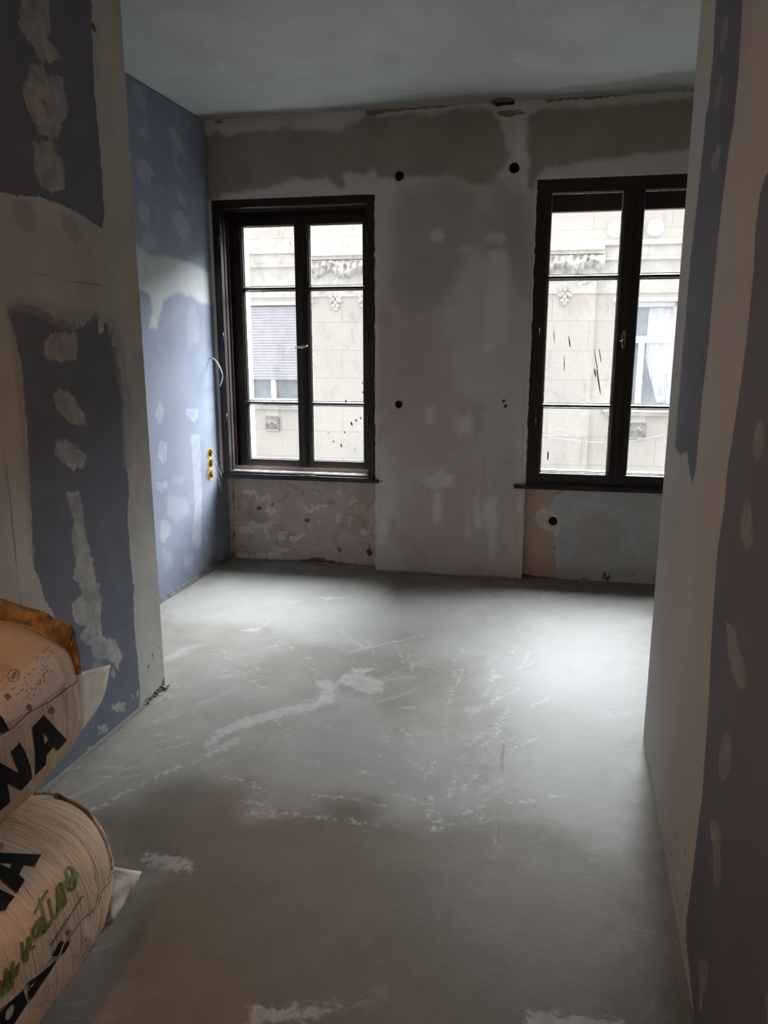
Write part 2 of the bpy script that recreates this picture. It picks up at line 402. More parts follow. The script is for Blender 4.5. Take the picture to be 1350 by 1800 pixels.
def stone_mat():
    m, nt, b = newmat('limestone_block_facade')
    v = coords(nt)
    tc = nt.nodes.new('ShaderNodeTexCoord'); mp = nt.nodes.new('ShaderNodeMapping')
    mp.inputs['Rotation'].default_value = (math.radians(90), 0, 0)
    nt.links.new(tc.outputs['Object'], mp.inputs['Vector'])
    br = nt.nodes.new('ShaderNodeTexBrick')
    br.inputs['Scale'].default_value = 1.0; br.inputs['Mortar Size'].default_value = 0.006; br.inputs['Mortar Smooth'].default_value = 0.3
    br.inputs['Brick Width'].default_value = 1.35; br.inputs['Row Height'].default_value = 0.54
    br.inputs['Color1'].default_value = (0.60, 0.575, 0.52, 1); br.inputs['Color2'].default_value = (0.545, 0.525, 0.48, 1)
    br.inputs['Mortar'].default_value = (0.36, 0.345, 0.31, 1)
    nt.links.new(mp.outputs[0], br.inputs['Vector'])
    n1 = ramp(nt, noise(nt, v, 1.1, 6, 0.65), 0.3, 0.75); n2 = ramp(nt, noise(nt, v, 9, 6, 0.75), 0.56, 0.75)
    c = mixc(nt, math_(nt, 'MULTIPLY', n1, 0.55), br.outputs[0], (0.49, 0.485, 0.465))
    c = mixc(nt, math_(nt, 'MULTIPLY', n2, 0.6), c, (0.40, 0.385, 0.35))
    nt.links.new(c, b.inputs['Base Color']); b.inputs['Roughness'].default_value = 0.9
    bump(nt, b, noise(nt, v, 14, 6, 0.7), 0.015)
    return m
M_stone = stone_mat()
M_stone2 = simple('smooth_grey_stone', (0.60, 0.59, 0.55), 0.9, 0.06, 3, 0.01, 20)
M_stone3 = simple('carved_pale_stone', (0.62, 0.61, 0.57), 0.9, 0.08, 8, 0.01, 30)
M_white = simple('white_window_paint', (0.80, 0.82, 0.84), 0.5, 0.03, 4)
M_reveal = simple('white_outer_reveal_render', (0.78, 0.79, 0.80), 0.8, 0.04, 6)
M_shutter = simple('lilac_grey_roller_shutter', (0.50, 0.50, 0.56), 0.5, 0.03, 4)
M_curtain = simple('white_net_curtain', (0.78, 0.82, 0.86), 0.9, 0.05, 10)
M_darkglass = simple('grey_reflecting_glass', (0.30, 0.34, 0.38), 0.15, 0.1, 2)
M_ventgrey = simple('grey_cast_vent', (0.26, 0.26, 0.25), 0.7, 0.15, 12)
M_ext = simple('low_bounce_outer_render', (0.035, 0.034, 0.033), 0.95, 0.15, 2)  # outer wall set near black to cut sunlight bounced onto the facade
M_street = simple('street_asphalt', (0.035, 0.035, 0.035), 0.9, 0.1, 2)
M_yellow = simple('yellow_socket_plastic', (0.75, 0.47, 0.06), 0.5, 0.05, 10)
M_ochre = simple('ochre_socket_interior', (0.38, 0.25, 0.03), 0.6, 0.2, 30)
M_wire = simple('grey_cable_sheath', (0.28, 0.29, 0.31), 0.5, 0.1, 20)
M_wirew = simple('pale_cable_sheath', (0.55, 0.56, 0.58), 0.5, 0.1, 20)
M_strip = layered('grey_edge_strip', (0.13, 0.13, 0.14), (0.26, 0.27, 0.28), 20, [], bmp=0.004)
M_glass, _nt, _b = newmat('old_window_glass')
_nt.nodes.remove(_b)
_o = _nt.nodes['Material Output']; _t = _nt.nodes.new('ShaderNodeBsdfTransparent'); _g = _nt.nodes.new('ShaderNodeBsdfGlossy')
_t.inputs[0].default_value = (0.975, 0.975, 0.965, 1); _g.inputs['Roughness'].default_value = 0.03
_f = _nt.nodes.new('ShaderNodeFresnel'); _f.inputs[0].default_value = 1.45; _mx = _nt.nodes.new('ShaderNodeMixShader')
_d = _nt.nodes.new('ShaderNodeBsdfDiffuse'); _d.inputs[0].default_value = (0.7, 0.7, 0.68, 1); _mx2 = _nt.nodes.new('ShaderNodeMixShader')
_v = coords(_nt, (1, 1, 0.5)); _dn = math_(_nt, 'MULTIPLY', ramp(_nt, noise(_nt, _v, 9, 6, 0.7, 0.5), 0.5, 0.8), 0.16)
_ge = _nt.nodes.new('ShaderNodeNewGeometry'); _ff = math_(_nt, 'MULTIPLY', _f.outputs[0], math_(_nt, 'SUBTRACT', 1.0, _ge.outputs['Backfacing']))
_nt.links.new(_ff, _mx.inputs[0]); _nt.links.new(_t.outputs[0], _mx.inputs[1]); _nt.links.new(_g.outputs[0], _mx.inputs[2])
_nt.links.new(_dn, _mx2.inputs[0]); _nt.links.new(_mx.outputs[0], _mx2.inputs[1]); _nt.links.new(_d.outputs[0], _mx2.inputs[2])
_nt.links.new(_mx2.outputs[0], _o.inputs[0])
M_mud = simple('dried_mud_spot', (0.10, 0.09, 0.075), 0.9, 0.2, 30)

# ------------------------------------------------------------------ near left wall (plasterboard, x = XL)
mL = on_x(XL)
L_blue = [
    [(-700, -300), (150, -300), (160, 0), (165, 150), (172, 220), (179, 300), (182, 360), (181, 405), (165, 392), (145, 380), (120, 366), (95, 355), (70, 347), (40, 343), (0, 340), (-120, 330), (-400, 320), (-700, 320)],
    zz([(35, 130), (110, 100), (210, 120), (260, 150), (300, 200), (325, 165), (335, 205), (355, 180), (368, 225), (385, 185), (405, 240), (420, 215), (440, 230), (460, 185), (490, 180), (500, 150), (515, 165), (522, 260), (545, 262), (548, 190), (570, 200), (580, 260), (592, 215), (605, 240), (590, 320), (612, 330), (620, 400), (640, 480), (665, 900), (680, 1100), (672, 1250), (690, 1450), (705, 1600), (708, 1800)], 3, 0, 500)
    + [(239, 1130), (243, 1170), (246, 1215), (244, 1260), (135, 1350), (30, 1440), (-60, 1500), (0, 1400), (90, 1260), (110, 1160), (112, 1110)]
    + zz([(235, 1650), (180, 1500), (165, 1250), (150, 900), (130, 600), (110, 420), (75, 260)], 3, 0, 500),
    [(-420, 560), (-60, 560), (-50, 900), (-30, 1200), (-200, 1500), (-420, 1500)]]
L_patch = [zz([(120, -60), (250, -60), (268, 150), (250, 200), (318, 310), (260, 332), (200, 310), (160, 220), (92, 150), (108, 70)], 3, 0, 0),
    zz([(155, 335), (230, 340), (245, 400), (330, 395), (345, 480), (362, 580), (330, 650), (310, 720), (270, 735), (200, 700), (145, 580), (112, 460), (150, 440)], 3, 0, 0),
    zz([(172, 750), (270, 735), (300, 800), (345, 880), (338, 1000), (270, 1015), (230, 990), (185, 950)], 3, 0, 0),
    zz([(255, 265), (330, 250), (400, 260), (415, 330), (400, 400), (320, 408), (255, 400), (222, 365)], 3, 0, 500),
    zz([(300, 540), (375, 580), (440, 675), (452, 748), (370, 732), (292, 655), (285, 600)], 3, 0, 500),
    zz([(290, 822), (350, 815), (460, 905), (445, 960), (385, 978), (320, 930), (286, 890)], 3, 0, 500),
    zz([(345, 1095), (415, 1088), (438, 1180), (440, 1230), (460, 1350), (500, 1500), (515, 1610), (540, 1650), (530, 1800), (400, 1790), (385, 1700), (440, 1620), (385, 1540), (400, 1450), (375, 1330), (392, 1240), (372, 1180)], 3, 0, 500),
    zz([(620, -40), (740, -20), (745, 200), (765, 380), (860, 395), (905, 520), (880, 620), (820, 545), (700, 525), (660, 430), (590, 400), (650, 270), (540, 200), (535, 130), (600, 60)], 4.22, 0, 1030),
    ell(211, 1242, 13, 9, 10, jag=.3), ell(182, 1282, 8, 9, -40, jag=.3, seed=3), ell(199, 1183, 4, 10, 0, jag=.2), ell(156, 1316, 6, 3, -40, jag=.3), ell(242, 1222, 2, 7, 0), ell(234, 1225, 2, 4, 0)]
L_thin = [zz([(35, 90), (120, 60), (240, 80), (330, 120), (500, 130), (600, 180), (640, 260), (600, 330), (560, 210), (500, 185), (400, 240), (330, 230), (250, 190), (120, 140), (40, 150)], 3, 0, 500),
    zz([(40, 150), (80, 260), (115, 460), (140, 700), (150, 900), (165, 1250), (190, 1500), (160, 1400), (135, 1100), (120, 900), (95, 600), (60, 350)], 3, 0, 500),
    zz([(590, 260), (650, 280), (700, 700), (690, 1000), (650, 960), (640, 600), (600, 400)], 3, 0, 500),
    zz([(60, 1060), (160, 1060), (210, 1150), (200, 1230), (130, 1230), (70, 1130)], 3, 0, 0), zz([(310, 1130), (390, 1130), (430, 1260), (390, 1290), (330, 1200)], 3, 0, 0),
    [(150, 1190), (175, 1150), (185, 1190), (150, 1230)]]
L_dirt = [[(250, 1246), (256, 1230), (266, 1224), (274, 1212), (283, 1203), (290, 1188), (295, 1178), (303, 1180), (303, 1215), (280, 1226), (262, 1236)],
    ell(164, 48, 4, 10, -15, jag=.2), ell(78, 181, 3, 6, -30), ell(280, 1140, 1.2, 6, 0), ell(268, 1155, 1, 8, 5), ell(262, 1170, 1, 6, 0), ell(290, 1140, 1, 5, 0), ell(272, 1128, 1, 4, 0), ell(213, 1098, 2, 3, 0), ell(96, 630, 2, 3), ell(294, 1160, 1, 6, 4)]
L_line = [('l', 0.003, (-40, 600), (0, 735), (14, 850), (25, 950), (33, 1040), (45, 1120)), ('l', 0.002, (45, 475), (80, 484), (130, 495), (190, 503)), ('l', 0.001, (66, 575), (75, 605), (80, 632)), ('l', 0.0015, (255, 1245), (280, 1222), (300, 1210))]
us = brk(-2.6, YJL, 0.011, coarse=(1.9, YJL)); vs = brk(0, ZC, 0.011)
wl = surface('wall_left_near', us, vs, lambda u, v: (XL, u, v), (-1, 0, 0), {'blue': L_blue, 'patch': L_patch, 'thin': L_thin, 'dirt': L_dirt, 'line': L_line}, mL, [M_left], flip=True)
wl['kind'] = 'structure'
slab('wall_left_core', XI-0.12, XL-0.002, 2.96, YJL, 0, ZC, M_plain)

# ------------------------------------------------------------------ far left wall (blue board, x = XI) with three socket holes
mI = on_x(XI)
sockets = [mI(368, 793), mI(369.5, 815.5), mI(371, 838)]
_su = sum(s[0] for s in sockets)/3; _sz = sum(s[1] for s in sockets)/3
SP = 0.076; socket_c = [(_su, _sz+SP), (_su, _sz), (_su, _sz-SP)]
I_patch = [zz(p, 3.6, 220, 120) for p in (
    [(35, 110), (60, 80), (100, 130), (130, 220), (120, 275), (80, 230), (50, 170)],
    [(65, 375), (140, 375), (160, 430), (125, 455), (80, 420)],
    [(275, 375), (300, 365), (360, 470), (366, 520), (400, 612), (350, 530), (290, 440)],
    [(75, 590), (130, 575), (185, 660), (160, 700), (155, 740), (110, 730), (70, 650)],
    [(295, 572), (330, 605), (388, 722), (330, 665)],
    [(315, 738), (380, 830), (392, 890), (340, 850)],
    [(100, 830), (157, 880), (150, 1002), (85, 950), (83, 880)],
    [(292, 915), (350, 893), (412, 1000), (400, 1090), (370, 1102), (320, 1020), (300, 960)])] + [zz(p, 3, 0, 500) for p in (
    [(845, 600), (867, 660), (847, 742), (818, 690)], [(845, 812), (883, 840), (882, 930), (860, 943), (833, 900)],
    [(980, 655), (1048, 655), (1042, 700), (1020, 727), (985, 690)],
    [(1005, 790), (1057, 790), (1058, 900), (1065, 1100), (1062, 1380), (1040, 1397), (1013, 1350), (1030, 1150), (1012, 900)],
    [(828, 1040), (882, 1038), (882, 1070), (850, 1092), (824, 1075)],
    [(848, 1250), (880, 1238), (903, 1280), (897, 1320), (860, 1362), (843, 1340)])]
I_thin = [zz([(110, 1040), (190, 1060), (195, 1130), (100, 1145)], 3.6, 220, 120), zz([(380, 1600), (400, 1540), (440, 1500), (465, 1600), (462, 1740), (400, 1765)], 3.6, 220, 120),
    zz([(200, 870), (222, 880), (220, 1000), (205, 990)], 3.6, 220, 120), zz([(300, 520), (340, 530), (330, 570), (300, 560)], 3.6, 220, 120),
    zz([(890, 1120), (980, 1130), (1000, 1200), (930, 1260), (880, 1200)], 3, 0, 500), zz([(860, 1400), (900, 1410), (920, 1480), (870, 1500)], 3, 0, 500),
    zz([(970, 1440), (1020, 1420), (1010, 1500), (975, 1490)], 3, 0, 500), zz([(915, 1010), (970, 1015), (965, 1050), (920, 1045)], 3, 0, 500),
    zz([(1080, 1330), (1180, 1330), (1180, 1440), (1090, 1440)], 3, 0, 500),
    ('l', 0.003, (319, 215), (320, 225)), ('l', 0.003, (330, 217), (330, 230)), ('l', 0.003, (355, 310), (357, 325)), ('l', 0.002, (276, 340), (283, 330)), ('l', 0.003, (288, 178), (292, 184)), ('l', 0.003, (308, 188), (314, 193))]
I_band = [[(225, 425), (243, 431), (262, 448), (289, 451), (331, 460), (371, 481), (381, 486), (381, 540), (364, 535), (348, 530), (339, 521), (309, 514), (287, 528), (280, 555), (275, 578), (262, 575), (268, 545), (264, 521), (249, 510), (225, 500)]]
I_line = [('l', 0.003, (341, 404), (341, 408)), ('l', 0.003, (331, 444), (332, 448)), ('l', 0.003, (324, 464), (324, 466)), ('l', 0.003, (327, 473), (328, 476)), ('l', 0.003, (368, 425), (369, 427)),
    ('l', 0.002, (358, 681), (361, 689), (362, 691)), ('l', 0.006, (222, 128), (290, 170), (350, 206)), ('l', 0.002, (262, 445), (285, 455), (300, 452))]
ex_u = [_su-SP/2, _su+SP/2]; ex_v = [_sz-1.5*SP, _sz-.5*SP, _sz+.5*SP, _sz+1.5*SP]
us = brk(YJL-0.13, 5.30, 0.012, ex_u); vs = brk(0, ZC, 0.012, ex_v)
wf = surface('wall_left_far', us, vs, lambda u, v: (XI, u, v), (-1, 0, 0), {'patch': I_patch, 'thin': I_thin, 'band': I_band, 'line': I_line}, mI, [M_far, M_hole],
             rounds=[(u, v, 0.032, SP/2, 0.05, 0.0) for u, v in socket_c], flip=True)
wf['kind'] = 'structure'

# ------------------------------------------------------------------ right wall (x = XR)
mR = on_x(XR)
R_fade = [[(1262, -200), (1258, 0), (1253, 100), (1247, 170), (1240, 210), (1236, 260), (1226, 350), (1214, 450), (1201, 600), (1192, 700), (1186, 785), (1196, 800), (1208, 795), (1212, 830), (1217, 852), (1224, 820), (1234, 700), (1246, 600), (1262, 420), (1280, 270), (1290, 215), (1298, 130), (1306, 0), (1308, -200)]]
R_blue = [[(1362, 280), (1345, 310), (1336, 340), (1328, 400), (1325, 470), (1312, 600), (1300, 690), (1290, 750), (1278, 830), (1272, 900), (1262, 960), (1255, 1050), (1250, 1130), (1246, 1230), (1241, 1300), (1234, 1400), (1226, 1460), (1214, 1560), (1206, 1620), (1207, 1660), (1213, 1720), (1222, 1810), (1260, 2100), (1500, 2600), (2600, 2400), (2600, 700), (1500, 300)]]
R_patch = [ell(1273, 60, 6, 32, 8), ell(1263, 165, 5, 30, 10, jag=.1), ell(1258, 280, 7, 26, 12, jag=.2), ell(1334, 775, 10, 35, 5), ell(1313, 925, 11, 45, 0, jag=.12), ell(1293, 1155, 12, 62, -12, jag=.15), ell(1274, 1330, 11, 44, 5, jag=.05),
    zz([(650, 630), (680, 625), (708, 680), (705, 800), (712, 940), (692, 1030), (670, 960), (665, 790), (650, 700)], 3.27, 1050, 1250),
    zz([(580, 1450), (610, 1418), (636, 1440), (630, 1580), (606, 1650), (600, 1735), (583, 1720), (585, 1600)], 3.27, 1050, 1250),
    zz([(965, 1435), (1000, 1480), (1000, 1800), (915, 1800), (935, 1620)], 3.27, 1050, 1250), ell(1277, 1320, 3, 10, 0)]
R_streak = [('l', 0.003, (1248, 155), (1243, 215), (1238, 250)), ('l', 0.005, (1226, 350), (1222, 390), (1218, 430)), ('l', 0.004, (1208, 520), (1200, 640), (1192, 700), (1186, 790)), ('l', 0.006, (1288, 240), (1285, 340), (1270, 440), (1258, 560), (1246, 700), (1240, 760)),
    ('l', 0.006, (1310, 350), (1300, 470), (1280, 600), (1268, 700)), ('l', 0.004, (1290, 540), (1282, 650), (1275, 780), (1265, 900), (1254, 1030), (1243, 1130)), ('l', 0.006, (1199, 640), (1187, 780)), ('l', 0.003, (1200, 805), (1206, 800)), ('l', 0.005, (1240, 1060), (1236, 1150), (1243, 1250))]
R_dirt = [('l', 0.0015, (1131, 1300), (1150, 1400), (1180, 1560), (1212, 1720), (1222, 1800)), *[ell(1184+k*2.6+_q*3, 1550+k*14+_q*9, .7, 5+_q*2, 4) for k in range(11) for _q in (0, 1)],
    ell(1250, 440, 1.5, 7, 10), ell(1204, 1497, 1, 5, 0), ell(1189, 1465, 1, 5, 0), ell(1180, 1500, .8, 6, 0), ell(1199, 1595, 1, 8, 0), ell(1210, 1630, 1.5, 14, 0), ell(1227, 1340, 1, 6, 0), ell(1145, 1205, 1, 6, 0), ell(1242, 665, 1.4, 3), ell(1287, 1143, 1.6, 3), ell(1292, 1136, 1.6, 3),
    ell(1212, 745, 1.5, 4), ell(1182, 1450, .6, 5), ell(1176, 1480, .6, 5), ell(1143, 1350, .8, 8, -10), ell(1208, 1570, 1, 7)]
us = brk(-2.6, YJR, 0.009, coarse=(1.3, YJR)); vs = brk(0, ZC, 0.011)
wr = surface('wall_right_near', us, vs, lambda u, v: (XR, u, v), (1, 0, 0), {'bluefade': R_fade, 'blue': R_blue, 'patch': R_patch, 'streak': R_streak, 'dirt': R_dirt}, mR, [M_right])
wr['kind'] = 'structure'
slab('wall_right_core', XR+0.002, XR+0.12, 2.3, YJR, 0, ZC, M_plain)
slab('wall_right_return', XR+0.12, 1.9, 2.3, 2.42, 0, ZC, M_plain)
slab('wall_right_far', 1.9, 2.02, 2.3, 5.6, 0, ZC, M_plain)
M_dim = simple('low_bounce_brown_plaster', (0.17, 0.15, 0.13), 0.9, 0.1, 3)  # unseen wall behind, coloured dark to cut bounced light
slab('wall_behind', -2.0, 0.6, -2.72, -2.6, 0, ZC, M_dim)

# ------------------------------------------------------------------ back wall
mB = on_back(0.0)
WX0, WX1 = -1.139, 0.0; VX0, VX1 = 1.040, 2.215
ZS, ZT1, ZT2 = 0.668, 2.556, 2.602
S0, S1 = -1.20, 3.22
B_damp = [[(340, 242), (362, 240), (380, 232), (400, 240), (440, 232), (500, 227), (560, 229), (600, 226), (640, 206), (680, 203), (720, 200), (760, 200), (800, 193), (860, 190), (868, 196), (880, 215), (888, 240), (895, 275), (880, 300), (850, 322), (835, 325), (790, 306), (740, 308), (700, 316), (665, 312), (655, 298), (640, 312), (615, 300), (600, 306), (606, 330), (592, 326), (575, 310), (540, 318), (520, 313), (490, 325), (430, 335), (400, 340), (378, 352), (340, 352)],
    [(930, 200), (960, 190), (1060, 187), (1160, 178), (1230, 168), (1400, 150), (1400, 250), (1216, 262), (1120, 272), (1040, 284), (960, 296), (946, 312), (938, 340), (925, 332), (930, 290), (925, 250)]]
B_soft = [[(700, 330), (790, 310), (840, 340), (835, 420), (790, 520), (720, 560), (690, 500), (690, 400)], [(870, 340), (930, 340), (930, 520), (880, 470)], [(850, 380), (920, 380), (915, 440), (860, 430)]]
B_pale = [[(380, 352), (420, 337), (520, 320), (598, 332), (610, 302), (650, 308), (662, 345), (380, 356)], [(946, 312), (1040, 288), (1216, 265), (1400, 250), (1400, 310), (950, 322)],
    [(664, 300), (705, 300), (700, 420), (670, 520), (664, 520)], [(664, 790), (690, 820), (690, 880), (680, 950), (664, 950)], [(900, 190), (925, 200), (925, 300), (905, 300)], [(780, 470), (860, 450), (900, 440), (900, 560), (880, 690), (800, 690), (770, 560)], [(905, 560), (926, 500), (922, 700), (912, 845), (905, 780)],
    [(340, 212), (500, 214), (640, 195), (600, 222), (560, 224), (500, 222), (400, 235), (340, 238)], [(340, 200), (1400, 130), (1400, 160), (1216, 170), (1060, 184), (860, 190), (700, 200), (340, 212)]]
B_pink = [[(680, 560), (770, 560), (800, 700), (790, 830), (700, 840), (672, 700)], [(720, 830), (830, 830), (830, 960), (700, 960)]]
B_brush = [[(847, 880), (862, 870), (873, 875), (871, 960), (866, 985), (856, 930)], [(760, 870), (775, 860), (778, 920), (762, 925)], [(818, 900), (826, 900), (824, 950), (818, 945)], [(750, 715), (762, 715), (764, 745), (750, 745)], [(812, 735), (826, 720), (830, 765), (806, 760)], [(745, 845), (775, 830), (800, 835), (795, 855), (760, 860)],
    [(832, 875), (842, 870), (845, 930), (834, 925)], [(664, 915), (682, 915), (680, 955), (664, 960)], ell(770, 412, 12, 10, 0), ell(872, 418, 16, 10, 0), [(860, 440), (895, 440), (890, 600), (850, 620)], ell(818, 437, 14, 7), [(905, 855), (915, 880), (912, 900)]]
B_crack = [[(640, 192), (690, 186), (730, 186), (800, 181), (820, 183), (760, 190), (720, 192), (660, 202), (645, 204)], [(955, 172), (1000, 168), (1060, 163), (1130, 156), (1215, 150), (1320, 142), (1320, 152), (1215, 160), (1130, 163), (1060, 172), (1000, 176), (960, 180)], ell(384, 213, 9, 4, 0, jag=.3), [(870, 196), (905, 192), (925, 200), (880, 205)], ('l', 0.004, (361, 215), (366, 345))]
B_black = [[(857, 182), (880, 176), (905, 174), (904, 184), (875, 187)], ell(1125, 159, 14, 2, -5), ell(1180, 155, 18, 2, -5), ('l', 0.003, (662, 844), (672, 846)), ell(886, 705, 3, 4, 30), ell(889, 714, 3, 4, 60)]
B_edge = [('l', 0.005, (663, 345), (664, 560), (661, 838)), ('l', 0.006, (944, 318), (938, 480), (930, 640), (922, 800), (918, 848)), ('l', 0.005, (915, 855), (914, 1015)), ('l', 0.004, (661, 850), (661, 1000)), ('l', 0.003, (371, 350), (660, 341)), ('l', 0.004, (660, 850), (672, 850)), ('l', 0.004, (947, 315), (1216, 303))]
holes = [mB(702, 309), mB(904, 295), mB(701, 711)]
hr = [0.030, 0.032, 0.026]
eu, ev = [], []
for (hu, hv) in holes: eu += [hu-.05, hu+.05]; ev += [hv-.05, hv+.05]
ev += [ZS, ZT1, ZT2]; eu += [WX0, WX1, VX0, VX1]
us = brk(S0, S1, 0.014, eu, coarse=(S0, 2.25)); vs = brk(0, ZC, 0.014, ev)
rw = random.Random(3); _wn = [rw.uniform(-1, 1) for _ in range(400)]
def wob(t, k=0):
    i = int(math.floor(t)); f = t-i; f = f*f*(3-2*f); return _wn[(i+k) % 400]*(1-f)+_wn[(i+1+k) % 400]*f
def warpB(u, v):
    d = np.zeros(3)
    # ragged plaster edges at window sides
    for e, sg in ((WX1, 1), (VX0, -1)):
        if abs(u-e) < 1e-4 and v < 2.6: d = d + Tv*(wob(v*28, 7)*0.0035+wob(v*70, 31)*0.002 - 0.001*sg)
    if v < 1e-4 and 0 <= u <= VX0: d = d + np.array([0, 0, 0.006+0.010*max(0, wob(u*9, 50))+0.004*wob(u*30, 3)])
    return d
wb = surface('wall_back', us, vs, lambda u, v: W(u, 0, v), Nv, {'damp': B_damp, 'dampsoft': B_soft, 'pale': B_pale, 'pink': B_pink, 'brush': B_brush, 'crack': B_crack, 'black': B_black, 'edge': B_edge}, mB, [M_back, M_hole],
             rects=[(WX0, WX1, 0, ZT1), (VX0, VX1, 0, ZT2), (S0, WX0, 0, ZS)], rounds=[(h[0], h[1], r, .05, .12, .10) for h, r in zip(holes, hr)], warp=warpB)
wb['kind'] = 'structure'
# return faces of the pier and jambs, the massive wall around the openings (outer reveals)
pm = MB()
pm.box(WX1+0.001, VX0-0.001, 0.115 if False else 0.002, 0.45, 0.0, ZS).box(WX1+0.03, VX0-0.03, 0.13, 0.45, ZS, 2.56)
pier = pm.build('wall_back_pier_core', M_plain); pier.location = P0; pier.rotation_euler = (0, 0, A); pier['kind'] = 'structure'
def backbox(name, mat, *boxes):
    m = MB()
    for b in boxes: m.box(*b)
    o = m.build(name, mat); o.location = P0; o.rotation_euler = (0, 0, A); return o
NL, NR = 0.115, 0.065
core = backbox('wall_back_masonry', M_ext, (S0-0.3, WX0-0.03, 0.13, 0.45, ZS, 3.2), (VX1+0.03, S1+.3, 0.13, 0.45, ZS, 3.2), (S0-.3, S1+.3, 0.13, 0.45, 2.64, 6.0), (S0-.3, S1+.3, 0.20, 0.45, -5, 0.62), (VX1, S1, 0.002, 0.4, 0, ZS))
core['kind'] = 'structure'
rev = backbox('wall_back_reveal', M_reveal,
    (WX0+0.055, WX0+0.075, 0.23, 0.47, 0.66, 2.50), (WX1-0.075, WX1-0.055, 0.23, 0.47, 0.66, 2.50), (WX0+0.055, WX1-0.055, 0.23, 0.47, 2.45, 2.52), (WX0+.03, WX1-.03, 0.23, 0.53, 0.62, 0.70),
    (VX0+0.055, VX0+0.075, 0.23, 0.47, 0.66, 2.55), (VX1-0.075, VX1-0.055, 0.23, 0.47, 0.66, 2.55), (VX0+0.055, VX1-0.055, 0.23, 0.47, 2.47, 2.56), (VX0+.03, VX1-.03, 0.23, 0.53, 0.62, 0.70))
rev['kind'] = 'structure'

# niches under the windows
mNL = on_back(NL)
NL_flake = [zz(p, 4.5, 380, 820) for p in (
    [(220, 190), (300, 170), (340, 250), (420, 200), (430, 260), (330, 290), (300, 240), (230, 230)], [(175, 450), (300, 440), (480, 430), (430, 490), (300, 500), (280, 535), (190, 520)],
    [(680, 310), (740, 320), (735, 370), (690, 350)], [(745, 300), (870, 290), (860, 330), (800, 345), (750, 385)], [(480, 530), (560, 510), (540, 570), (480, 610)], [(650, 520), (700, 520), (680, 570), (600, 600), (560, 560)],
    [(1040, 250), (1110, 270), (1040, 320)], [(1170, 480), (1230, 490), (1200, 520), (1150, 580), (1130, 500)], [(170, 680), (330, 690), (620, 640), (530, 690), (520, 740), (300, 730), (170, 720)], [(385, 500), (430, 500), (420, 570), (395, 560)],
    [(950, 370), (990, 380), (990, 430), (960, 430)], [(380, 310), (470, 330), (460, 380), (400, 370)], [(760, 190), (830, 200), (900, 190), (880, 215), (780, 210)], [(950, 200), (1010, 210), (990, 235), (950, 225)], [(100, 60), (700, 80), (1240, 110), (1240, 130), (700, 105), (100, 85)],
    [(1050, 400), (1065, 400), (1060, 480), (1045, 470)], [(800, 410), (830, 420), (810, 455), (795, 440)], [(500, 640), (620, 650), (560, 670), (420, 660), (430, 630)])]
NL_pink = [[(380, 838), (400, 838), (412, 982), (380, 1000)]]
NL_dark = [[(400, 980), (440, 984), (500, 985), (530, 984), (560, 980), (600, 990), (660, 998), (660, 1030), (400, 1010)], ell(455, 893, 5, 3, 0, jag=.3), ell(480, 886, 3, 4, 0, jag=.3), ell(540, 914, 4, 3), ell(650, 968, 4, 10, jag=.3), ell(596, 965, 6, 2, 30), ('l', 0.003, (411, 845), (411, 982))]
us = brk(S0, WX1+0.003, 0.012); vs = brk(0, 0.72, 0.012)
nl = surface('wall_back_niche', us, vs, lambda u, v: W(u, NL, v), Nv, {'flake': NL_flake, 'pink': NL_pink, 'dark': NL_dark}, mNL, [M_nicheL])
nl['kind'] = 'structure'
mNR = on_back(NR)
hN = mNR(972, 916)
NR_grey = [zz([(520, 180), (1260, 200), (1500, 210), (1500, 990), (1200, 960), (400, 885), (410, 840), (437, 770), (415, 700), (425, 500), (385, 300), (440, 210)], 4.5, 880, 820) + []]
NR_putty = [zz([(280, 350), (350, 320), (395, 340), (450, 380), (480, 480), (440, 570), (400, 520), (310, 490), (268, 410)], 4.5, 880, 820)]
NR_foam = [zz([(400, 140), (1500, 175), (1500, 205), (1260, 202), (900, 190), (700, 182), (520, 180), (400, 172)], 4.5, 880, 820)]
NR_crack = [('l', 0.002, *zz([(520, 182), (450, 205), (400, 300)], 4.5, 880, 820)), ('l', 0.002, *zz([(415, 560), (425, 640), (415, 700), (437, 770), (408, 840), (420, 885)], 4.5, 880, 820)), ('l', 0.004, *zz([(440, 210), (515, 185)], 4.5, 880, 820)), ('l', 0.003, *zz([(770, 190), (980, 200), (1160, 205)], 4.5, 880, 820)),
    zz([(160, 850), (400, 880), (700, 930), (1200, 965), (1500, 980), (1500, 1040), (160, 900)], 4.5, 880, 820), ell(1068, 1016, 5, 5, 30, jag=.4), ell(1062, 1012, 2, 8, 20), ell(1026, 1017, 5, 2, 30, jag=.3), ell(1115, 1010, 1.5, 1.5), ell(1025, 987, 1, 6, -15), ell(1078, 985, 1, 6, -20), ('l', 0.001, (1095, 944), (1140, 937)), ell(1002, 890, 4, 1, -40), ell(1010, 898, 4, 1, -40), ell(1088, 887, 3, 2), ell(988, 930, 3, 1, 70), ell(985, 940, 4, 1, 60)]
NR_warm = [[(1030, 900), (1070, 900), (1095, 930), (1090, 970), (1020, 970), (1018, 930)]]
us = brk(VX0-0.003, VX1+0.003, 0.012, [hN[0]-.045, hN[0]+.045]); vs = brk(0, 0.72, 0.012, [hN[1]-.045, hN[1]+.045])
nr = surface('wall_back_niche', us, vs, lambda u, v: W(u, NR, v), Nv, {'grey': NR_grey, 'greywarm': NR_warm, 'putty': NR_putty, 'foam': NR_foam, 'crack': NR_crack}, mNR, [M_nicheR, M_hole], rounds=[(hN[0], hN[1], .031, .045, .1, .05)])
nr['kind'] = 'structure'

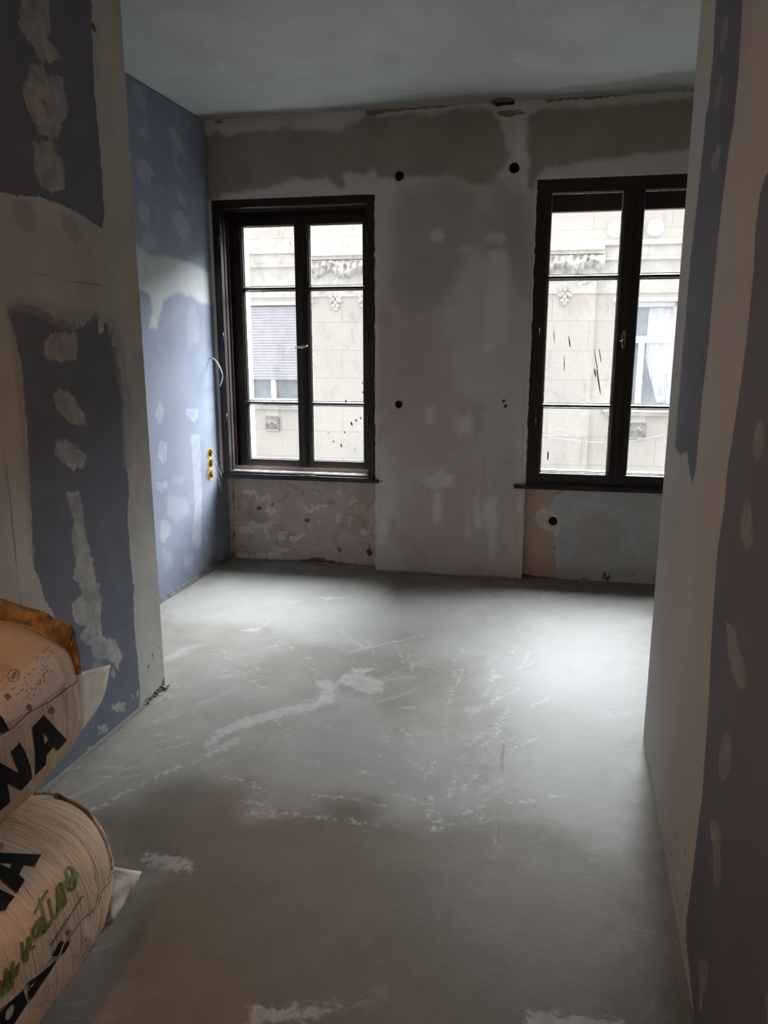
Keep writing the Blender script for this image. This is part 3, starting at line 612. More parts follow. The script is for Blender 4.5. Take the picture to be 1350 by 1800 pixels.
# ------------------------------------------------------------------ floor and ceiling
def far(pts): return pts
Fl_dry = [[(290, 1058), (400, 1010), (560, 1020), (700, 1045), (1140, 1060), (1140, 1300), (1100, 1330), (980, 1340), (900, 1300), (860, 1220), (800, 1160), (700, 1150), (560, 1130), (470, 1100), (300, 1090)],
    [(880, 1310), (1130, 1300), (1150, 1420), (1120, 1480), (950, 1420), (900, 1400)], [(560, 1210), (650, 1230), (700, 1330), (560, 1330), (520, 1260)], [(440, 1500), (560, 1510), (640, 1640), (600, 1760), (500, 1700)], [(480, 1290), (780, 1290), (840, 1400), (760, 1480), (600, 1420), (470, 1360)]]
Fl_stain_falloff = [[(300, 1480), (500, 1420), (700, 1440), (950, 1450), (1120, 1520), (1130, 1800), (1200, 2200), (0, 2200), (150, 1800), (220, 1600)],
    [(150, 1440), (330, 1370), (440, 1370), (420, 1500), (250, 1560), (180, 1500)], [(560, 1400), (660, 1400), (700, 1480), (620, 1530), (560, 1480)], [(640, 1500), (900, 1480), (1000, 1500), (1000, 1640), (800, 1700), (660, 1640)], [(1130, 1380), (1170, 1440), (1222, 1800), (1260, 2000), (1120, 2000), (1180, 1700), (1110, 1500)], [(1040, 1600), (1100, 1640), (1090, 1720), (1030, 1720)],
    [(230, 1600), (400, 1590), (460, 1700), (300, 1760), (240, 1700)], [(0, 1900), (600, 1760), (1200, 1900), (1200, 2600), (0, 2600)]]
Fl_stain = [zz(p, 1.35, 200, 960) for p in ([(130, 190), (200, 185), (330, 200), (350, 220), (260, 225), (150, 215)], [(830, 260), (880, 260), (885, 300), (850, 320), (835, 440), (800, 450), (800, 380), (770, 440), (752, 430), (780, 350), (690, 430), (672, 440), (690, 390), (780, 290)],
    [(480, 380), (540, 375), (530, 395), (460, 410)], [(560, 345), (620, 335), (670, 345), (600, 360), (540, 360)], [(540, 280), (690, 200), (750, 220), (700, 270), (640, 310), (560, 310)], [(860, 150), (885, 160), (875, 200)], [(912, 460), (930, 460), (928, 530), (918, 560), (912, 530)])] + [[(872, 1430), (880, 1430), (876, 1500), (870, 1510)], zz([(390, 525), (560, 520), (610, 505), (580, 540), (520, 555), (430, 545)], 1.286, 200, 1350)]
Fl_splash = [zz(p, 1.35, 200, 960) for p in ([(215, 470), (250, 435), (300, 410), (360, 395), (420, 378), (480, 370), (500, 340), (470, 322), (510, 318), (530, 330), (520, 370), (470, 390), (380, 410), (300, 432), (250, 455), (220, 490)],
    [(570, 290), (620, 290), (590, 305), (640, 320), (640, 345), (600, 350), (560, 335), (530, 320)], [(220, 490), (300, 450), (290, 470), (225, 500)], [(300, 200), (360, 190), (370, 175), (340, 205)], [(890, 300), (920, 310), (890, 325)], [(490, 120), (560, 122), (500, 128)])] + [
    ('l', 0.004, (160, 1425), (235, 1385), (300, 1355), (345, 1340)), ('l', 0.003, (20, 1500), (160, 1425)), [(250, 1500), (330, 1510), (340, 1530), (300, 1530), (260, 1520)], ('l', 0.005, (600, 1110), (640, 1140), (740, 1118)), [(930, 1780), (1090, 1795), (1090, 1850), (920, 1850)], [(440, 1770), (560, 1772), (600, 1765), (550, 1790), (440, 1800)]]
_ra = random.Random(77)
for _ in range(60):
    _x = _ra.uniform(380, 1000); _y = 1130+(_x-380)*-.05+_ra.uniform(0, 330); _a = math.atan2(1480-_y, 760-_x)+_ra.uniform(-.35, .35)
    _l = _ra.uniform(20, 80); Fl_splash.append(('l', _ra.uniform(.0008, .0022), (_x, _y), (_x+_l*.5*math.cos(_a)+3, _y+_l*.25*math.sin(_a)), (_x+_l*math.cos(_a), _y+_l*.5*math.sin(_a))))
rs = random.Random(11)
Fl_scr_contact = [('l', 0.0018, zz([(x, y)], 1.35, 200, 960)[0], zz([(x+rs.uniform(8, 22), y-rs.uniform(0, 8))], 1.35, 200, 960)[0]) for x, y in ((300, 330), (340, 322), (370, 310), (395, 296), (410, 268), (440, 240), (360, 270), (430, 290), (520, 300), (640, 240), (300, 255), (500, 245), (595, 338), (478, 406), (1175, 392), (1180, 400), (905, 130), (850, 325), (920, 415), (1070, 375))]
Fl_scr_contact += [ell(882, 1335, 4, 28, 3, jag=.2), ell(873, 1455, 4, 34, 2, jag=.2), ell(872, 1500, 2, 12, 2), ('l', 0.003, (393, 1405), (350, 1470), (310, 1520)), ('l', 0.003, (270, 1578), (305, 1565)), ell(425, 1640, 5, 4, 0, jag=.2), ell(556, 1684, 3, 3), ell(500, 1750, 3, 2), ('l', 0.006, (540, 1765), (600, 1775), (660, 1750)), ('l', 0.003, (1160, 1600), (1185, 1700), (1195, 1800)),
    ('l', 0.008, (1136, 1320), (1170, 1480), (1200, 1640), (1222, 1790), (1250, 1950)), ('l', 0.008, (60, 1412), (135, 1343), (245, 1250), (262, 1236), (296, 1213)), ('l', 0.012, (411, 984), (540, 990), (660, 1004)), ell(290, 1228, 6, 3, -30, jag=.4), ('l', 0.004, (1130, 1298), (1131, 1310))]  # wide ones are dark contact lines painted where floor meets walls
for _ in range(420):
    x = rs.uniform(300, 1130); y = rs.uniform(1080, 1780)
    if rs.random() < 0.5: Fl_scr_contact.append(ell(x, y, rs.uniform(.8, 2.0), rs.uniform(.6, 1.4), rs.uniform(0, 90), n=6))
us = brk(-2.75, 3.2, 0.014, coarse=(-2.5, 1.0)); vs = brk(-2.75, 5.75, 0.014, coarse=(1.15, 5.4))
fl = surface('floor', us, vs, lambda u, v: (u, v, 0), (0, 0, -1), {'dry': Fl_dry, 'dark': Fl_stain_falloff, 'stain': Fl_stain, 'splash': Fl_splash, 'scratch_contact': Fl_scr_contact}, on_floor, [M_floor])
fl['kind'] = 'structure'
C_pale = [ell(460, 50, 70, 14, -5), ell(690, 140, 40, 8, -10), ell(380, 150, 60, 30, 0), ell(800, 140, 30, 6, -5), ell(1150, 80, 80, 30, 0), ell(330, 40, 60, 20), ell(260, 130, 50, 40)]
C_brown = [[(340, 200), (420, 196), (520, 196), (640, 180), (800, 168), (960, 158), (1100, 140), (1240, 118), (1240, 175), (860, 200), (355, 225)]]
C_speck = [ell(538, 115, 3, 1.2, 0), ell(693, 121, 4, 1.5, 0), ell(450, 140, 2, 1), ell(447, 113, 2, 1)] + [[(857, 180), (880, 170), (903, 173), (910, 186), (857, 190)]]
us = brk(-2.75, 3.2, 0.03, coarse=(-2.6, 1.2)); vs = brk(-2.75, 5.75, 0.03, coarse=(2.9, 5.4))
ce = surface('ceiling', us, vs, lambda u, v: (u, v, ZC), (0, 0, 1), {'pale': C_pale, 'brown': C_brown, 'speck': C_speck}, on_ceiling, [M_ceil], flip=True)
ce['kind'] = 'structure'
# crumbled plaster joint between ceiling and back wall
def rubble_line(name, a, b, n, zoff, mat, seed, size=0.012):
    rd = random.Random(seed); m = MB(); a = np.array(a); b = np.array(b)
    for k in range(n):
        t = rd.random(); p = a*(1-t)+b*t; s = size*rd.uniform(.4, 1.3)
        pr = [(s*math.cos(i*1.05+rd.uniform(-.2, .2))*rd.uniform(.6, 1.5), s*.5*math.sin(i*1.05)) for i in range(6)]
        q = p+np.array([rd.uniform(-.01, .01), rd.uniform(-.012, 0.0), zoff+rd.uniform(0, .006)])
        m.prism([(q[0]+x, q[1]+y) for x, y in pr], 'z', q[2]-s*.4, q[2]+s*.4)
    return m.build(name, mat)
M_crumb = simple('crumbled_mortar', (0.26, 0.23, 0.19), 0.95, 0.25, 40)
r1 = rubble_line('mortar_crumbs', W(0.0, -0.012, 0), W(1.04, -0.012, 0), 70, 0.002, M_crumb, 2, 0.008)
tag(r1, 'line of grey mortar crumbs at the foot of the pier between the windows', 'rubble', kind='stuff')
r2 = rubble_line('mortar_crumbs', (XL+.012, 2.9, 0), (XL+.02, 3.09, 0), 22, 0.003, M_crumb, 4, 0.008)
tag(r2, 'few brown crumbs under the broken foot of the left jamb', 'rubble', kind='stuff')
r3 = rubble_line('mortar_crumbs', W(-1.1, NL-0.015, 0), W(-0.02, NL-0.015, 0), 70, 0.003, M_crumb, 8, 0.010)
tag(r3, 'line of brown mortar crumbs along the stripped plaster under the left window', 'rubble', kind='stuff')
# edge insulation strip at the foot of the far left wall
m = MB()
for k, (dx, h) in enumerate(((0.003, 0.026), (0.011, 0.018), (0.020, 0.010))):
    pts = []
    for i in range(41):
        y = YJL+0.05+(5.28-YJL-0.05)*i/40; pts.append((XI+dx+0.003*wob(i*.7, k*20), y, h*(1+.25*wob(i*.9, 90+k*9))))
    bm_ = m.bm
    prev = None
    for p in pts:
        v = [bm_.verts.new((p[0]-.002, p[1], 0)), bm_.verts.new((p[0]-.002, p[1], p[2])), bm_.verts.new((p[0]+.003, p[1], p[2])), bm_.verts.new((p[0]+.004, p[1], 0))]
        if prev:
            for q in range(3): bm_.faces.new((prev[q], v[q], v[q+1], prev[q+1]))
        prev = v
st = m.build('trim_1', M_strip); st['kind'] = 'structure'

# ------------------------------------------------------------------ windows
def window(name, x0, x1, zb, zt, depth, gx, gz, munt, inner, handle):
    """x0..x1, zb..zt outer frame; depth: room face of the sashes behind the wall plane; gx: two glass spans; gz: glass z span"""
    root = empty(name, tuple(W(x0, 0, zb)), A); root['kind'] = 'structure'
    w = x1-x0; h = zt-zb
    X = lambda s: s-x0
    Z = lambda z: z-zb
    # casing at the wall plane, mitred look with two steps
    f = MB(); fw = 0.052
    f.box(-.014, fw, 0.003, 0.05, 0, h, .002).box(w-fw, w+.014, 0.003, 0.05, 0, h, .002).box(fw, w-fw, 0.003, 0.05, h-fw, h+.012, .002).box(fw, w-fw, 0.003, 0.05, 0, 0.024, .002)
    f.build('casing', M_wood, root)
    # box lining boards between inner and outer frame
    l = MB(); li = fw-0.006
    l.box(0.015, li, 0.05, 0.19, 0.0, h, .002).box(w-li, w-0.015, 0.05, 0.19, 0, h, .002).box(li, w-li, 0.05, 0.19, h-li, h-0.01, .002).box(0.01, w-0.01, 0.02, 0.19, -0.005, 0.020, .002)
    for xx, sg in ((li, 1), (w-li, -1)):
        a, b = sorted((xx, xx+sg*0.010)); l.box(a, b, 0.06, 0.085, 0.02, h-li, .002)
        a, b = sorted((xx, xx+sg*0.012)); l.box(a, b, 0.125, 0.140, 0.02, h-li, .002)
    l.box(li, w-li, 0.125, 0.140, h-li-.012, h-li, .002)
    l.build('lining', M_wood2, root)
    # outer fixed frame
    o = MB(); ow = 0.075
    o.box(0.02, ow, 0.19, 0.245, 0, h, .002).box(w-ow, w-0.02, 0.19, 0.245, 0, h, .002).box(ow, w-ow, 0.19, 0.245, h-(0.165 if inner else 0.09), h, .002).box(ow, w-ow, 0.19, 0.245, 0, 0.05 if not inner else 0.075, .002)
    o.build('outer_frame', M_wood, root)
    # inside sill board and the rail under it, sticking into the plaster at one end
    s = MB(); e0, e1 = handle['sill']
    s.box(X(e0), X(e1), -0.022, 0.05, -0.024, -0.001, .002).box(0, w, -0.016, 0.05, -0.001, 0.010, .002)
    s.build('window_sill', M_wood, root)
    # pale strips standing in for light reflected on the lower rail
    if not inner:
        g = MB(); g.box(fw+.01, w-fw-.02, 0.030, 0.050, 0.0245, 0.0275, .001).box(fw+.0, w-fw-.02, 0.09, 0.100, 0.0215, 0.0245, .001).box(.5*w, .62*w, -0.0135, -0.011, 0.006, 0.015)
        g.build('rail_highlight', M_hilite_putty, root)['label'] = 'pale strips painted as light reflected on the lower rail'
    # two casement sashes
    mid = (gx[0][1]+gx[1][0])/2
    d0, d1 = depth, depth+0.042
    ends = [(x0+fw-0.004, mid-0.001), (mid+0.001, x1-fw+0.004)] if inner else [(x0+0.068, mid-0.001), (mid+0.001, x1-0.068)]
    for q in range(2):
        a, b = ends[q]; ga, gb = gx[q]
        sr = MB()
        zb0 = zb+(0.024 if inner else 0.03); zt0 = zt-(fw if inner else 0.085)
        sr.box(X(a), X(ga), d0, d1, Z(zb0), Z(zt0), .003).box(X(gb), X(b), d0, d1, Z(zb0), Z(zt0), .003)
        sr.box(X(ga), X(gb), d0, d1, Z(zb0), Z(gz[0]), .003).box(X(ga), X(gb), d0, d1, Z(gz[1]), Z(zt0), .003)
        # glazing bead
        bd = 0.009
        sr.box(X(ga), X(ga)+bd, d0+.010, d1-.006, Z(gz[0]), Z(gz[1]), .002).box(X(gb)-bd, X(gb), d0+.010, d1-.006, Z(gz[0]), Z(gz[1]), .002)
        so = sr.build('sash', M_wood, root)
        for mz in munt:
            MB().prism([(d0+.004, Z(mz)-.007), (d0+.004, Z(mz)+.007), (d0+.02, Z(mz)+.014), (d1-.004, Z(mz)+.014), (d1-.004, Z(mz)-.014), (d0+.02, Z(mz)-.014)], 'x', X(ga), X(gb)).build('glazing_bar', M_wood, so)
        zz_ = [gz[0]]+sorted(munt)+[gz[1]]
        for k in range(3):
            MB().box(X(ga)-.004, X(gb)+.004, d0+.026, d0+.029, Z(zz_[k]), Z(zz_[k+1])).build('glass_pane', M_glass, so)
        # pale putty line round the glass outside
        pt = MB(); pw = 0.006
        for k in range(3):
            za, zb_ = Z(zz_[k])+(.014 if k else 0), Z(zz_[k+1])-(.014 if k < 2 else 0)
            pt.box(X(ga)+bd, X(ga)+bd+pw, d0+.0295, d0+.036, za, zb_).box(X(gb)-bd-pw, X(gb)-bd, d0+.0295, d0+.036, za, zb_).box(X(ga)+bd, X(gb)-bd, d0+.0295, d0+.036, za, za+pw).box(X(ga)+bd, X(gb)-bd, d0+.0295, d0+.036, zb_-pw, zb_)
        pt.build('glazing_putty', M_hilite_putty, so)['label'] = 'pale grey putty line around the panes'
        # mud splashes on the glass
        if handle['spots'][q]:
            sp = MB(); 
            for (px_, py_, rx, ry, rot) in handle['spots'][q]:
                u_, z_ = on_back(d0+.025)(px_, py_)
                sc = 1/262.0
                pr = ell(X(u_), Z(z_), rx*sc*.75, ry*sc, rot, n=10, jag=.15, seed=int(px_))
                sp.prism(pr, 'y', d0+.0240, d0+.0258)
            so_ = sp.build('splash_marks', M_mud, so); so_['label'] = 'dark dried splashes on the glass'; so_['kind'] = 'stuff'
    # cover strip over the meeting stiles, with ribs
    cs = MB(); c = X(mid)
    cs.box(c-.019, c+.019, d0-.012, d0, Z(zb0)+.01, Z(zt0)-.004, .003).box(c-.006, c+.006, d0-.018, d0-.012, Z(zb0)+.02, Z(zt0)-.01, .002)
    cs.build('meeting_strip', M_wood, root)
    # hinges on the casing sides
    for hz in (0.22, 0.52, 0.86):
        for xx in (fw-.004, w-fw+.004):
            hm = MB(); hm.tube([(xx, -0.016, h*hz-.03), (xx, -0.016, h*hz+.03)], 0.006, 8)
            hm.build('hinge', M_wood2, root, True)
    hz = Z(handle['z'])
    hb = MB()
    if handle['kind'] == 'lever':
        hb.lathe([(0, -.030), (.011, -.030), (.013, -.024), (.013, -.018)], (c, d0, hz), 'y', 14)
        hb.tube([(c, d0-.018, hz), (c, d0-.045, hz)], .006, 8)
        hb.tube(spline([(c-.045, d0-.05, hz-.005), (c-.02, d0-.048, hz-.001), (c+.02, d0-.046, hz+.003), (c+.045, d0-.046, hz+.007)], 4), .007, 8)
        hb.build('handle', M_brass, root, True)['label'] = 'pale worn lever handle'
    else:
        pts = [(c+.0085*math.cos(t)*(1.0-.35*abs(math.sin(t))**8), .052*math.sin(t)) for t in [2*math.pi*k/24 for k in range(24)]]
        hb.tube([(p[0]-.012, d0-.015-.004, hz+p[1]) for p in pts]+[(pts[0][0]-.012, d0-.019, hz+pts[0][1])], .0032, 6)
        hb.tube([(c-.030, d0-.016, hz-.008), (c-.016, d0-.030, hz-.006), (c-.012, d0-.030, hz+.008)], .004, 6)
        hb.build('handle_plate', M_brass, root, True)['label'] = 'oval brass handle escutcheon'
    return root
sp1L = [(547, 555, .5, 1, 0)]
sp1R = [(626, 716+23, 2.2, 2.6, 20), (634, 735, 1.6, 2.5, 10), (618, 745, 2.4, 4, 20), (606, 760, 1.5, 2.5, 0), (600, 783, 2.2, 3, 0), (586, 776, 1.5, 3, 10), (577, 761, 1, 2, 0), (624, 790, 1.2, 2, 30), (637, 673, 1.2, 2, 0), (638, 690, 1.2, 2.5, 0), (608, 705, 2, 2, 0)]
sp2L = [(974, 592, .8, 11, 5), (1001, 601, 1.3, 10, 10), (992, 640, .9, 14, 3), (1048, 637, 1, 22, 12), (1052, 670, 1.4, 24, 12), (1055, 625, 1, 12, 12), (963, 801, 1.6, 9, 0), (949, 708, 1.5, 2, 0), (1046, 655, 1.6, 8, 14)]
window('window_1', WX0, WX1, ZS, ZT1, 0.172, ((-1.009, -0.606), (-0.517, -0.115)), (0.762, 2.408), (1.178, 1.985), False,
       {'sill': (WX0-.01, 0.028), 'kind': 'lever', 'z': on_back(.15)(531, 610)[1], 'spots': [[(516, 587, .8, .8, 0), (510, 427, .8, 2, 0)], sp1R]})
window('window_2', VX0, VX1, ZS, ZT2, 0.006, ((1.124, 1.576), (1.683, 2.135)), (0.752, 2.522), (1.203, 2.016), True,
       {'sill': (0.965, VX1), 'kind': 'plate', 'z': on_back(0)(1103, 597)[1], 'spots': [sp2L, []]})

# ------------------------------------------------------------------ facade across the street (local frame at P0, n = 10)
ND = 10.0
bf = on_back(ND)
froot = empty('building_facade', tuple(W(-0.8, ND, -5.0)), A)
tag(froot, 'pale limestone building front across the street, seen through both windows', 'building')
def FZ(x, y): return bf(x, y)
OX, OZ = 0.8, 5.0
def fbox(name, boxes, mat, parent=None, bev=0.0):
    m = MB()
    for (a, b, c, d, e, f) in boxes: m.box(a+OX, b+OX, c, d, e+OZ, f+OZ, bev)
    return m.build(name, mat, parent or froot)
zc0 = FZ(1150, 425)[1]; zc1 = FZ(1150, 457)[1]; zc2 = FZ(1150, 515)[1]; zc3 = FZ(1000, 366)[1]
w_top = 2.36; w_bot = 0.42
wins = [(-4.88, -3.76), (2.36, 3.48), (-12.1, -10.98), (9.58, 10.70)]
# main wall built as bands with openings
boxes = []
xs = [-16.0]
for a, b in sorted(wins): boxes.append((xs[-1], a, 0, .5, w_bot, w_top)); xs.append(b)
boxes.append((xs[-1], 15.0, 0, .5, w_bot, w_top))
boxes += [(-16, 15, 0, .5, -5, w_bot), (-16, 15, 0, .5, w_top, 4.6)]
fbox('facade_wall', boxes, M_stone)
fbox('projecting_bay', [(-3.52, 2.0, -.10, 0, -5, zc2)], M_stone)
fbox('frieze', [(-16, 15, -.03, 0, zc2, zc1), (-3.52, 2.0, -.13, -.03, zc2, zc1-.02)], M_stone2)
fbox('string_course', [(-16, 15, -.10, 0, zc1, zc1+.06), (-16, 15, -.07, 0, zc1+.06, zc0-.06), (-16, 15, -.13, 0, zc0-.06, zc0+.03), (-3.6, 2.1, -.28, -.1, zc0-.14, zc0-.02), (-3.6, 2.1, -.20, -.1, zc0-.20, zc0-.14)], M_stone2, bev=.01)
fbox('upper_band', [(-16, 15, -.04, 0, zc0+.85, zc0+.98), (-16, 15, -.08, 0, zc0+.98, zc0+1.04)], M_stone)
# medallions
for cx_ in (-4.39, 2.28, 2.97, -3.70, -5.08, 3.66):
    cz = FZ(467, 428)[1] if cx_ < 0 else FZ(1115, 402)[1]
    MB().lathe([(0, -.05), (.10, -.05), (.135, -.045), (.15, -.03), (.155, 0)], (cx_+OX, 0, cz+OZ), 'y', 28).build('medallion', M_stone3, froot, True)
# drapery garland along the bay, a swag of lobes
rg = random.Random(21); zt_ = zc0-.20
def garland(xa, xb, name):
    m = MB(); b = bmesh.new(); nu, nv = int((xb-xa)/.02), 14; rows = []
    for i in range(nu+1):
        x = xa+(xb-xa)*i/nu; e = min(1, min(i, nu-i)/6.0)
        lob = .5+.5*math.cos((x-1.6)*2*math.pi/.62); hh = (.24+.12*lob+.05*wob(x*22, 5)+.03*wob(x*61, 9))*(.6+.4*e)
        rr = []
        for j in range(nv+1):
            a = math.pi*j/nv
            bul = (.17+.08*wob(x*17, 3+(j//2)*7)+.05*math.sin(x*50+j*.3))*math.sin(a)*(.3+.7*e)
            rr.append(b.verts.new((x+OX, -.10-max(.004, bul), zt_-hh*(.5-.5*math.cos(a))+OZ)))
        rows.append(rr)
    for i in range(nu):
        for j in range(nv): b.faces.new((rows[i][j], rows[i+1][j], rows[i+1][j+1], rows[i][j+1]))
    m.merge(b); return m.build(name, M_stone3, froot, True)
garland(-3.50, 2.12, 'garland')
# grape tassels and small leaf clusters below
zt2 = zc2
for gx_ in (-3.53+.02, -2.94, -2.36, -1.75, -1.15, -.5, .1, .75, 1.44):
    m = MB(); gz_ = (FZ(593, 530)[1] if gx_ < 0 else FZ(992, 520)[1])
    for k, (dx, dz) in enumerate(((-.09, .09), (0, .10), (.09, .09), (-.05, .03), (.05, .03), (-.09, .0), (.09, 0), (0, -.03), (-.04, -.09), (.04, -.09), (0, -.15))):
        m.lathe([(0, -.055), (.03, -.045), (.046, -.01), (.05, .03)], (gx_+dx+OX, -.12, gz_+dz+OZ), 'y', 10)
    m.box(gx_-.05+OX, gx_+.05+OX, -.15, -.1, gz_+.12+OZ, gz_+.40+OZ, .02)
    m.build('grape_tassel', M_stone3, froot, True)
    m = MB()
    for k in range(3):
        a = gx_+.30+OX; zz0 = gz_+.20+OZ+.03*k
        m.prism([(a-.10+.08*k, zz0), (a-.04+.08*k, zz0+.05), (a+.02+.08*k, zz0+.01), (a-.04+.08*k, zz0-.05)], 'y', -.16, -.10, .005)
    m.build('leaf_cluster', M_stone3, froot)
# windows of the facade
for wi, (a, b) in enumerate(wins):
    ww = b-a
    wr_ = fbox('facade_window', [(a, a+.07, .10, .20, w_bot, w_top), (b-.07, b, .10, .20, w_bot, w_top), (a, b, .10, .20, w_top-.09, w_top), (a, b, .10, .20, w_bot, w_bot+.08),
        (a+.07, b-.07, .08, .19, 1.62, 1.75), ((a+b)/2-.09, (a+b)/2+.02, .09, .19, w_bot+.08, 1.62)], M_white, bev=.008)
    fbox('glass_pane', [(a+.05, b-.05, .17, .18, w_bot+.05, w_top-.05)], M_darkglass, wr_)
    fbox('window_ledge', [(a-.12, b+.12, -.16, .10, w_bot-.07, w_bot-.01), (a-.08, b+.08, -.11, 0, w_bot-.13, w_bot-.07)], M_stone2, wr_, .01)
    fbox('lintel_moulding', [(a-.05, b+.05, -.05, .05, w_top, w_top+.07)], M_white if wi != 0 else M_stone2, wr_, .01)
    if wi == 0:
        fbox('shutter_box', [(a-.02, a+.05, .02, .12, w_bot, w_top)], M_white, wr_)
        m = MB(); z = w_top-.02; k = 0
        while z > 0.92:
            m.prism([(.030, z-.052+OZ), (.030+.012, z-.056+OZ), (.055, z-.03+OZ), (.042, z+OZ), (.030, z-.004+OZ), (.022, z-.028+OZ)], 'x', a+.06+OX, b-.04+OX); z -= .056; k += 1
        m.build('roller_shutter', M_shutter, wr_)['label'] = 'half lowered lilac grey roller shutter'
    else:
        m = MB(); bmc = m.bm; prev = None
        for i in range(40):
            x = b-.50+.44*i/39; y = .22+.006*math.sin(i*.75)+.004*math.sin(i*.31); v0 = bmc.verts.new((x+OX, y-.06, w_bot+.1+max(0, (.25-(x-b+.5))*3.2)+OZ)); v1 = bmc.verts.new((x+OX, y-.06, w_top-.1+OZ))
            if prev: bmc.faces.new((prev[0], v0, v1, prev[1]))
            prev = (v0, v1)
        ob = m.build('curtain', M_curtain, wr_, True)
        sd = ob.modifiers.new('thick', 'SOLIDIFY'); sd.thickness = 0.004
# sunburst vents below the windows
for vx, vy in ((480, 745), (1120, 758)):
    s_, z_ = FZ(vx, vy); q = .145
    v_ = fbox('wall_vent', [(s_-q, s_+q, -.05, 0, z_-q, z_+q)], M_ventgrey, bev=.012)
    m = MB()
    for k in range(9):
        a = math.radians(10+20*k); c0 = (s_+OX, z_+.01+OZ); r0, r1 = .04, .135/max(abs(math.cos(a)), abs(math.sin(a)))
        r1 = min(r1, .15); d = (math.cos(a), math.sin(a)); n_ = (-d[1]*.007, d[0]*.007)
        m.prism([(c0[0]+d[0]*r0+n_[0], c0[1]+d[1]*r0+n_[1]), (c0[0]+d[0]*r0-n_[0], c0[1]+d[1]*r0-n_[1]), (c0[0]+d[0]*r1-n_[0], c0[1]+d[1]*r1-n_[1]), (c0[0]+d[0]*r1+n_[0], c0[1]+d[1]*r1+n_[1])], 'y', -.066, -.048)
    m.box(s_-q+.01+OX, s_+q-.01+OX, -.060, -.048, z_-q+.01+OZ, z_-q+.03+OZ)
    m.build('sunburst_ribs', M_stone3, v_)['label'] = 'pale sunburst ribs'
    fbox('patched_render', [(s_-.13, s_+.13, -.012, 0, z_+.16, z_+.42)], M_stone2, v_)
# street cable hanging across the facade
s0, z0 = on_back(9.8)(955, 760); s1, z1 = on_back(9.8)(1190, 725)
cb = MB().tube([(s+OX, -.2, z+OZ) for s, z in [(s0-.3+(s1-s0+1.2)*t/20, z0+(z1-z0)*t/20-.35*math.sin(math.pi*t/20)) for t in range(21)]], .006, 6).build('street_cable', M_wirew, froot, True)

gr = slab('ground', -18, 16, 5.9, 18, -5.1, -5.0, M_street)

# ------------------------------------------------------------------ sockets and cables on the far left wall
for k, ((u, v), where) in enumerate(zip(socket_c, ('top', 'middle', 'bottom'))):
    r = empty('socket_box', (XI, u, v))
    tag(r, {'top': 'round yellow socket box, uppermost of three on the blue wall', 'middle': 'round yellow socket box, centre one of three on the blue wall', 'bottom': 'round yellow socket box, lowest of three on the blue wall'}[where], 'socket box', 'yellow socket boxes beside the left window')
    MB().lathe([(.0310, -.045), (.0325, 0.0), (.0325, .0035), (.0372, .0035), (.0372, .0008)], (0, 0, 0), 'x', 28).build('rim', M_yellow, r)
    MB().lathe([(0, -.045), (.029, -.045), (.0305, .001)], (0, 0, 0), 'x', 28).build('cup', M_ochre, r)
def cable(name, pts, r, mat, label, n=8):
    o = MB().tube([tuple(p) for p in spline(pts, n)], r, 8).build(name, mat, None, True); tag(o, label, 'cable'); return o
def ipt(x, y, off): u, v = on_x(XI+off)(x, y); return (XI+off, u, v)
(u0, v0), (u1, v1), (u2, v2) = socket_c
cable('electrical_cable', [(XI-.035, u0, v0+.005), ipt(372, 793, .01), ipt(379, 801, .05), ipt(382, 815, .06), ipt(385, 845, .045), ipt(389, 866, .02)], .0035, M_wire, 'grey cable end hanging out of the uppermost yellow socket box')
cable('electrical_cable', [(XI-.025, u1, v1+.002), ipt(374, 809, .01), ipt(382, 820, .05), ipt(386, 829, .05), ipt(391, 841, .015)], .0035, M_wire, 'grey cable end hanging out of the middle yellow socket box')
cable('electrical_cable', [(XI-.035, u2, v2+.01), ipt(368, 824, .01), ipt(371, 829, .022), ipt(375, 835, .02)], .0035, M_wirew, 'short pale cable end poking from the lowest yellow socket box')
cable('electrical_cable', [ipt(370, 634, -.01), ipt(370, 629, .008), ipt(378, 633, .04), ipt(386, 645, .09), ipt(391, 660, .11), ipt(389, 672, .07), ipt(386, 682, .006)], .0045, M_wirew, 'pale grey cable looping out of the blue wall above the socket boxes')

# ------------------------------------------------------------------ bare bulb behind the photographer
lr = empty('pendant_bulb', BULB_POS)
tag(lr, 'bare warm light bulb hanging on a cord from the corridor ceiling', 'lamp')
M_bulb, nt_, b_ = newmat('warm_glowing_bulb')
b_.inputs['Emission Color'].default_value = c4(BULB_COLOR); b_.inputs['Emission Strength'].default_value = 8.0
M_black = simple('black_plastic', (0.02, 0.02, 0.02), 0.5, 0.1)
MB().lathe([(0, -.06), (.018, -.056), (.029, -.035), (.030, -.02), (.022, .005), (.014, .03)], (0, 0, 0), 'z', 20).build('glass_bulb', M_bulb, lr, True)
MB().lathe([(.015, .03), (.019, .032), (.019, .07), (.008, .085)], (0, 0, 0), 'z', 20).build('lamp_holder', M_black, lr, True)
MB().tube([(0, 0, .08), (0, 0, ZC-BULB_POS[2]-.001)], .003, 6).build('cord', M_black, lr, True)
ld = bpy.data.lights.new('bulb_light', 'POINT'); ld.energy = BULB_POWER; ld.color = BULB_COLOR; ld.shadow_soft_size = 0.05
lo = bpy.data.objects.new('bulb_light', ld); COL.objects.link(lo); lo.parent = lr; lo.location = (0, 0, -0.12)

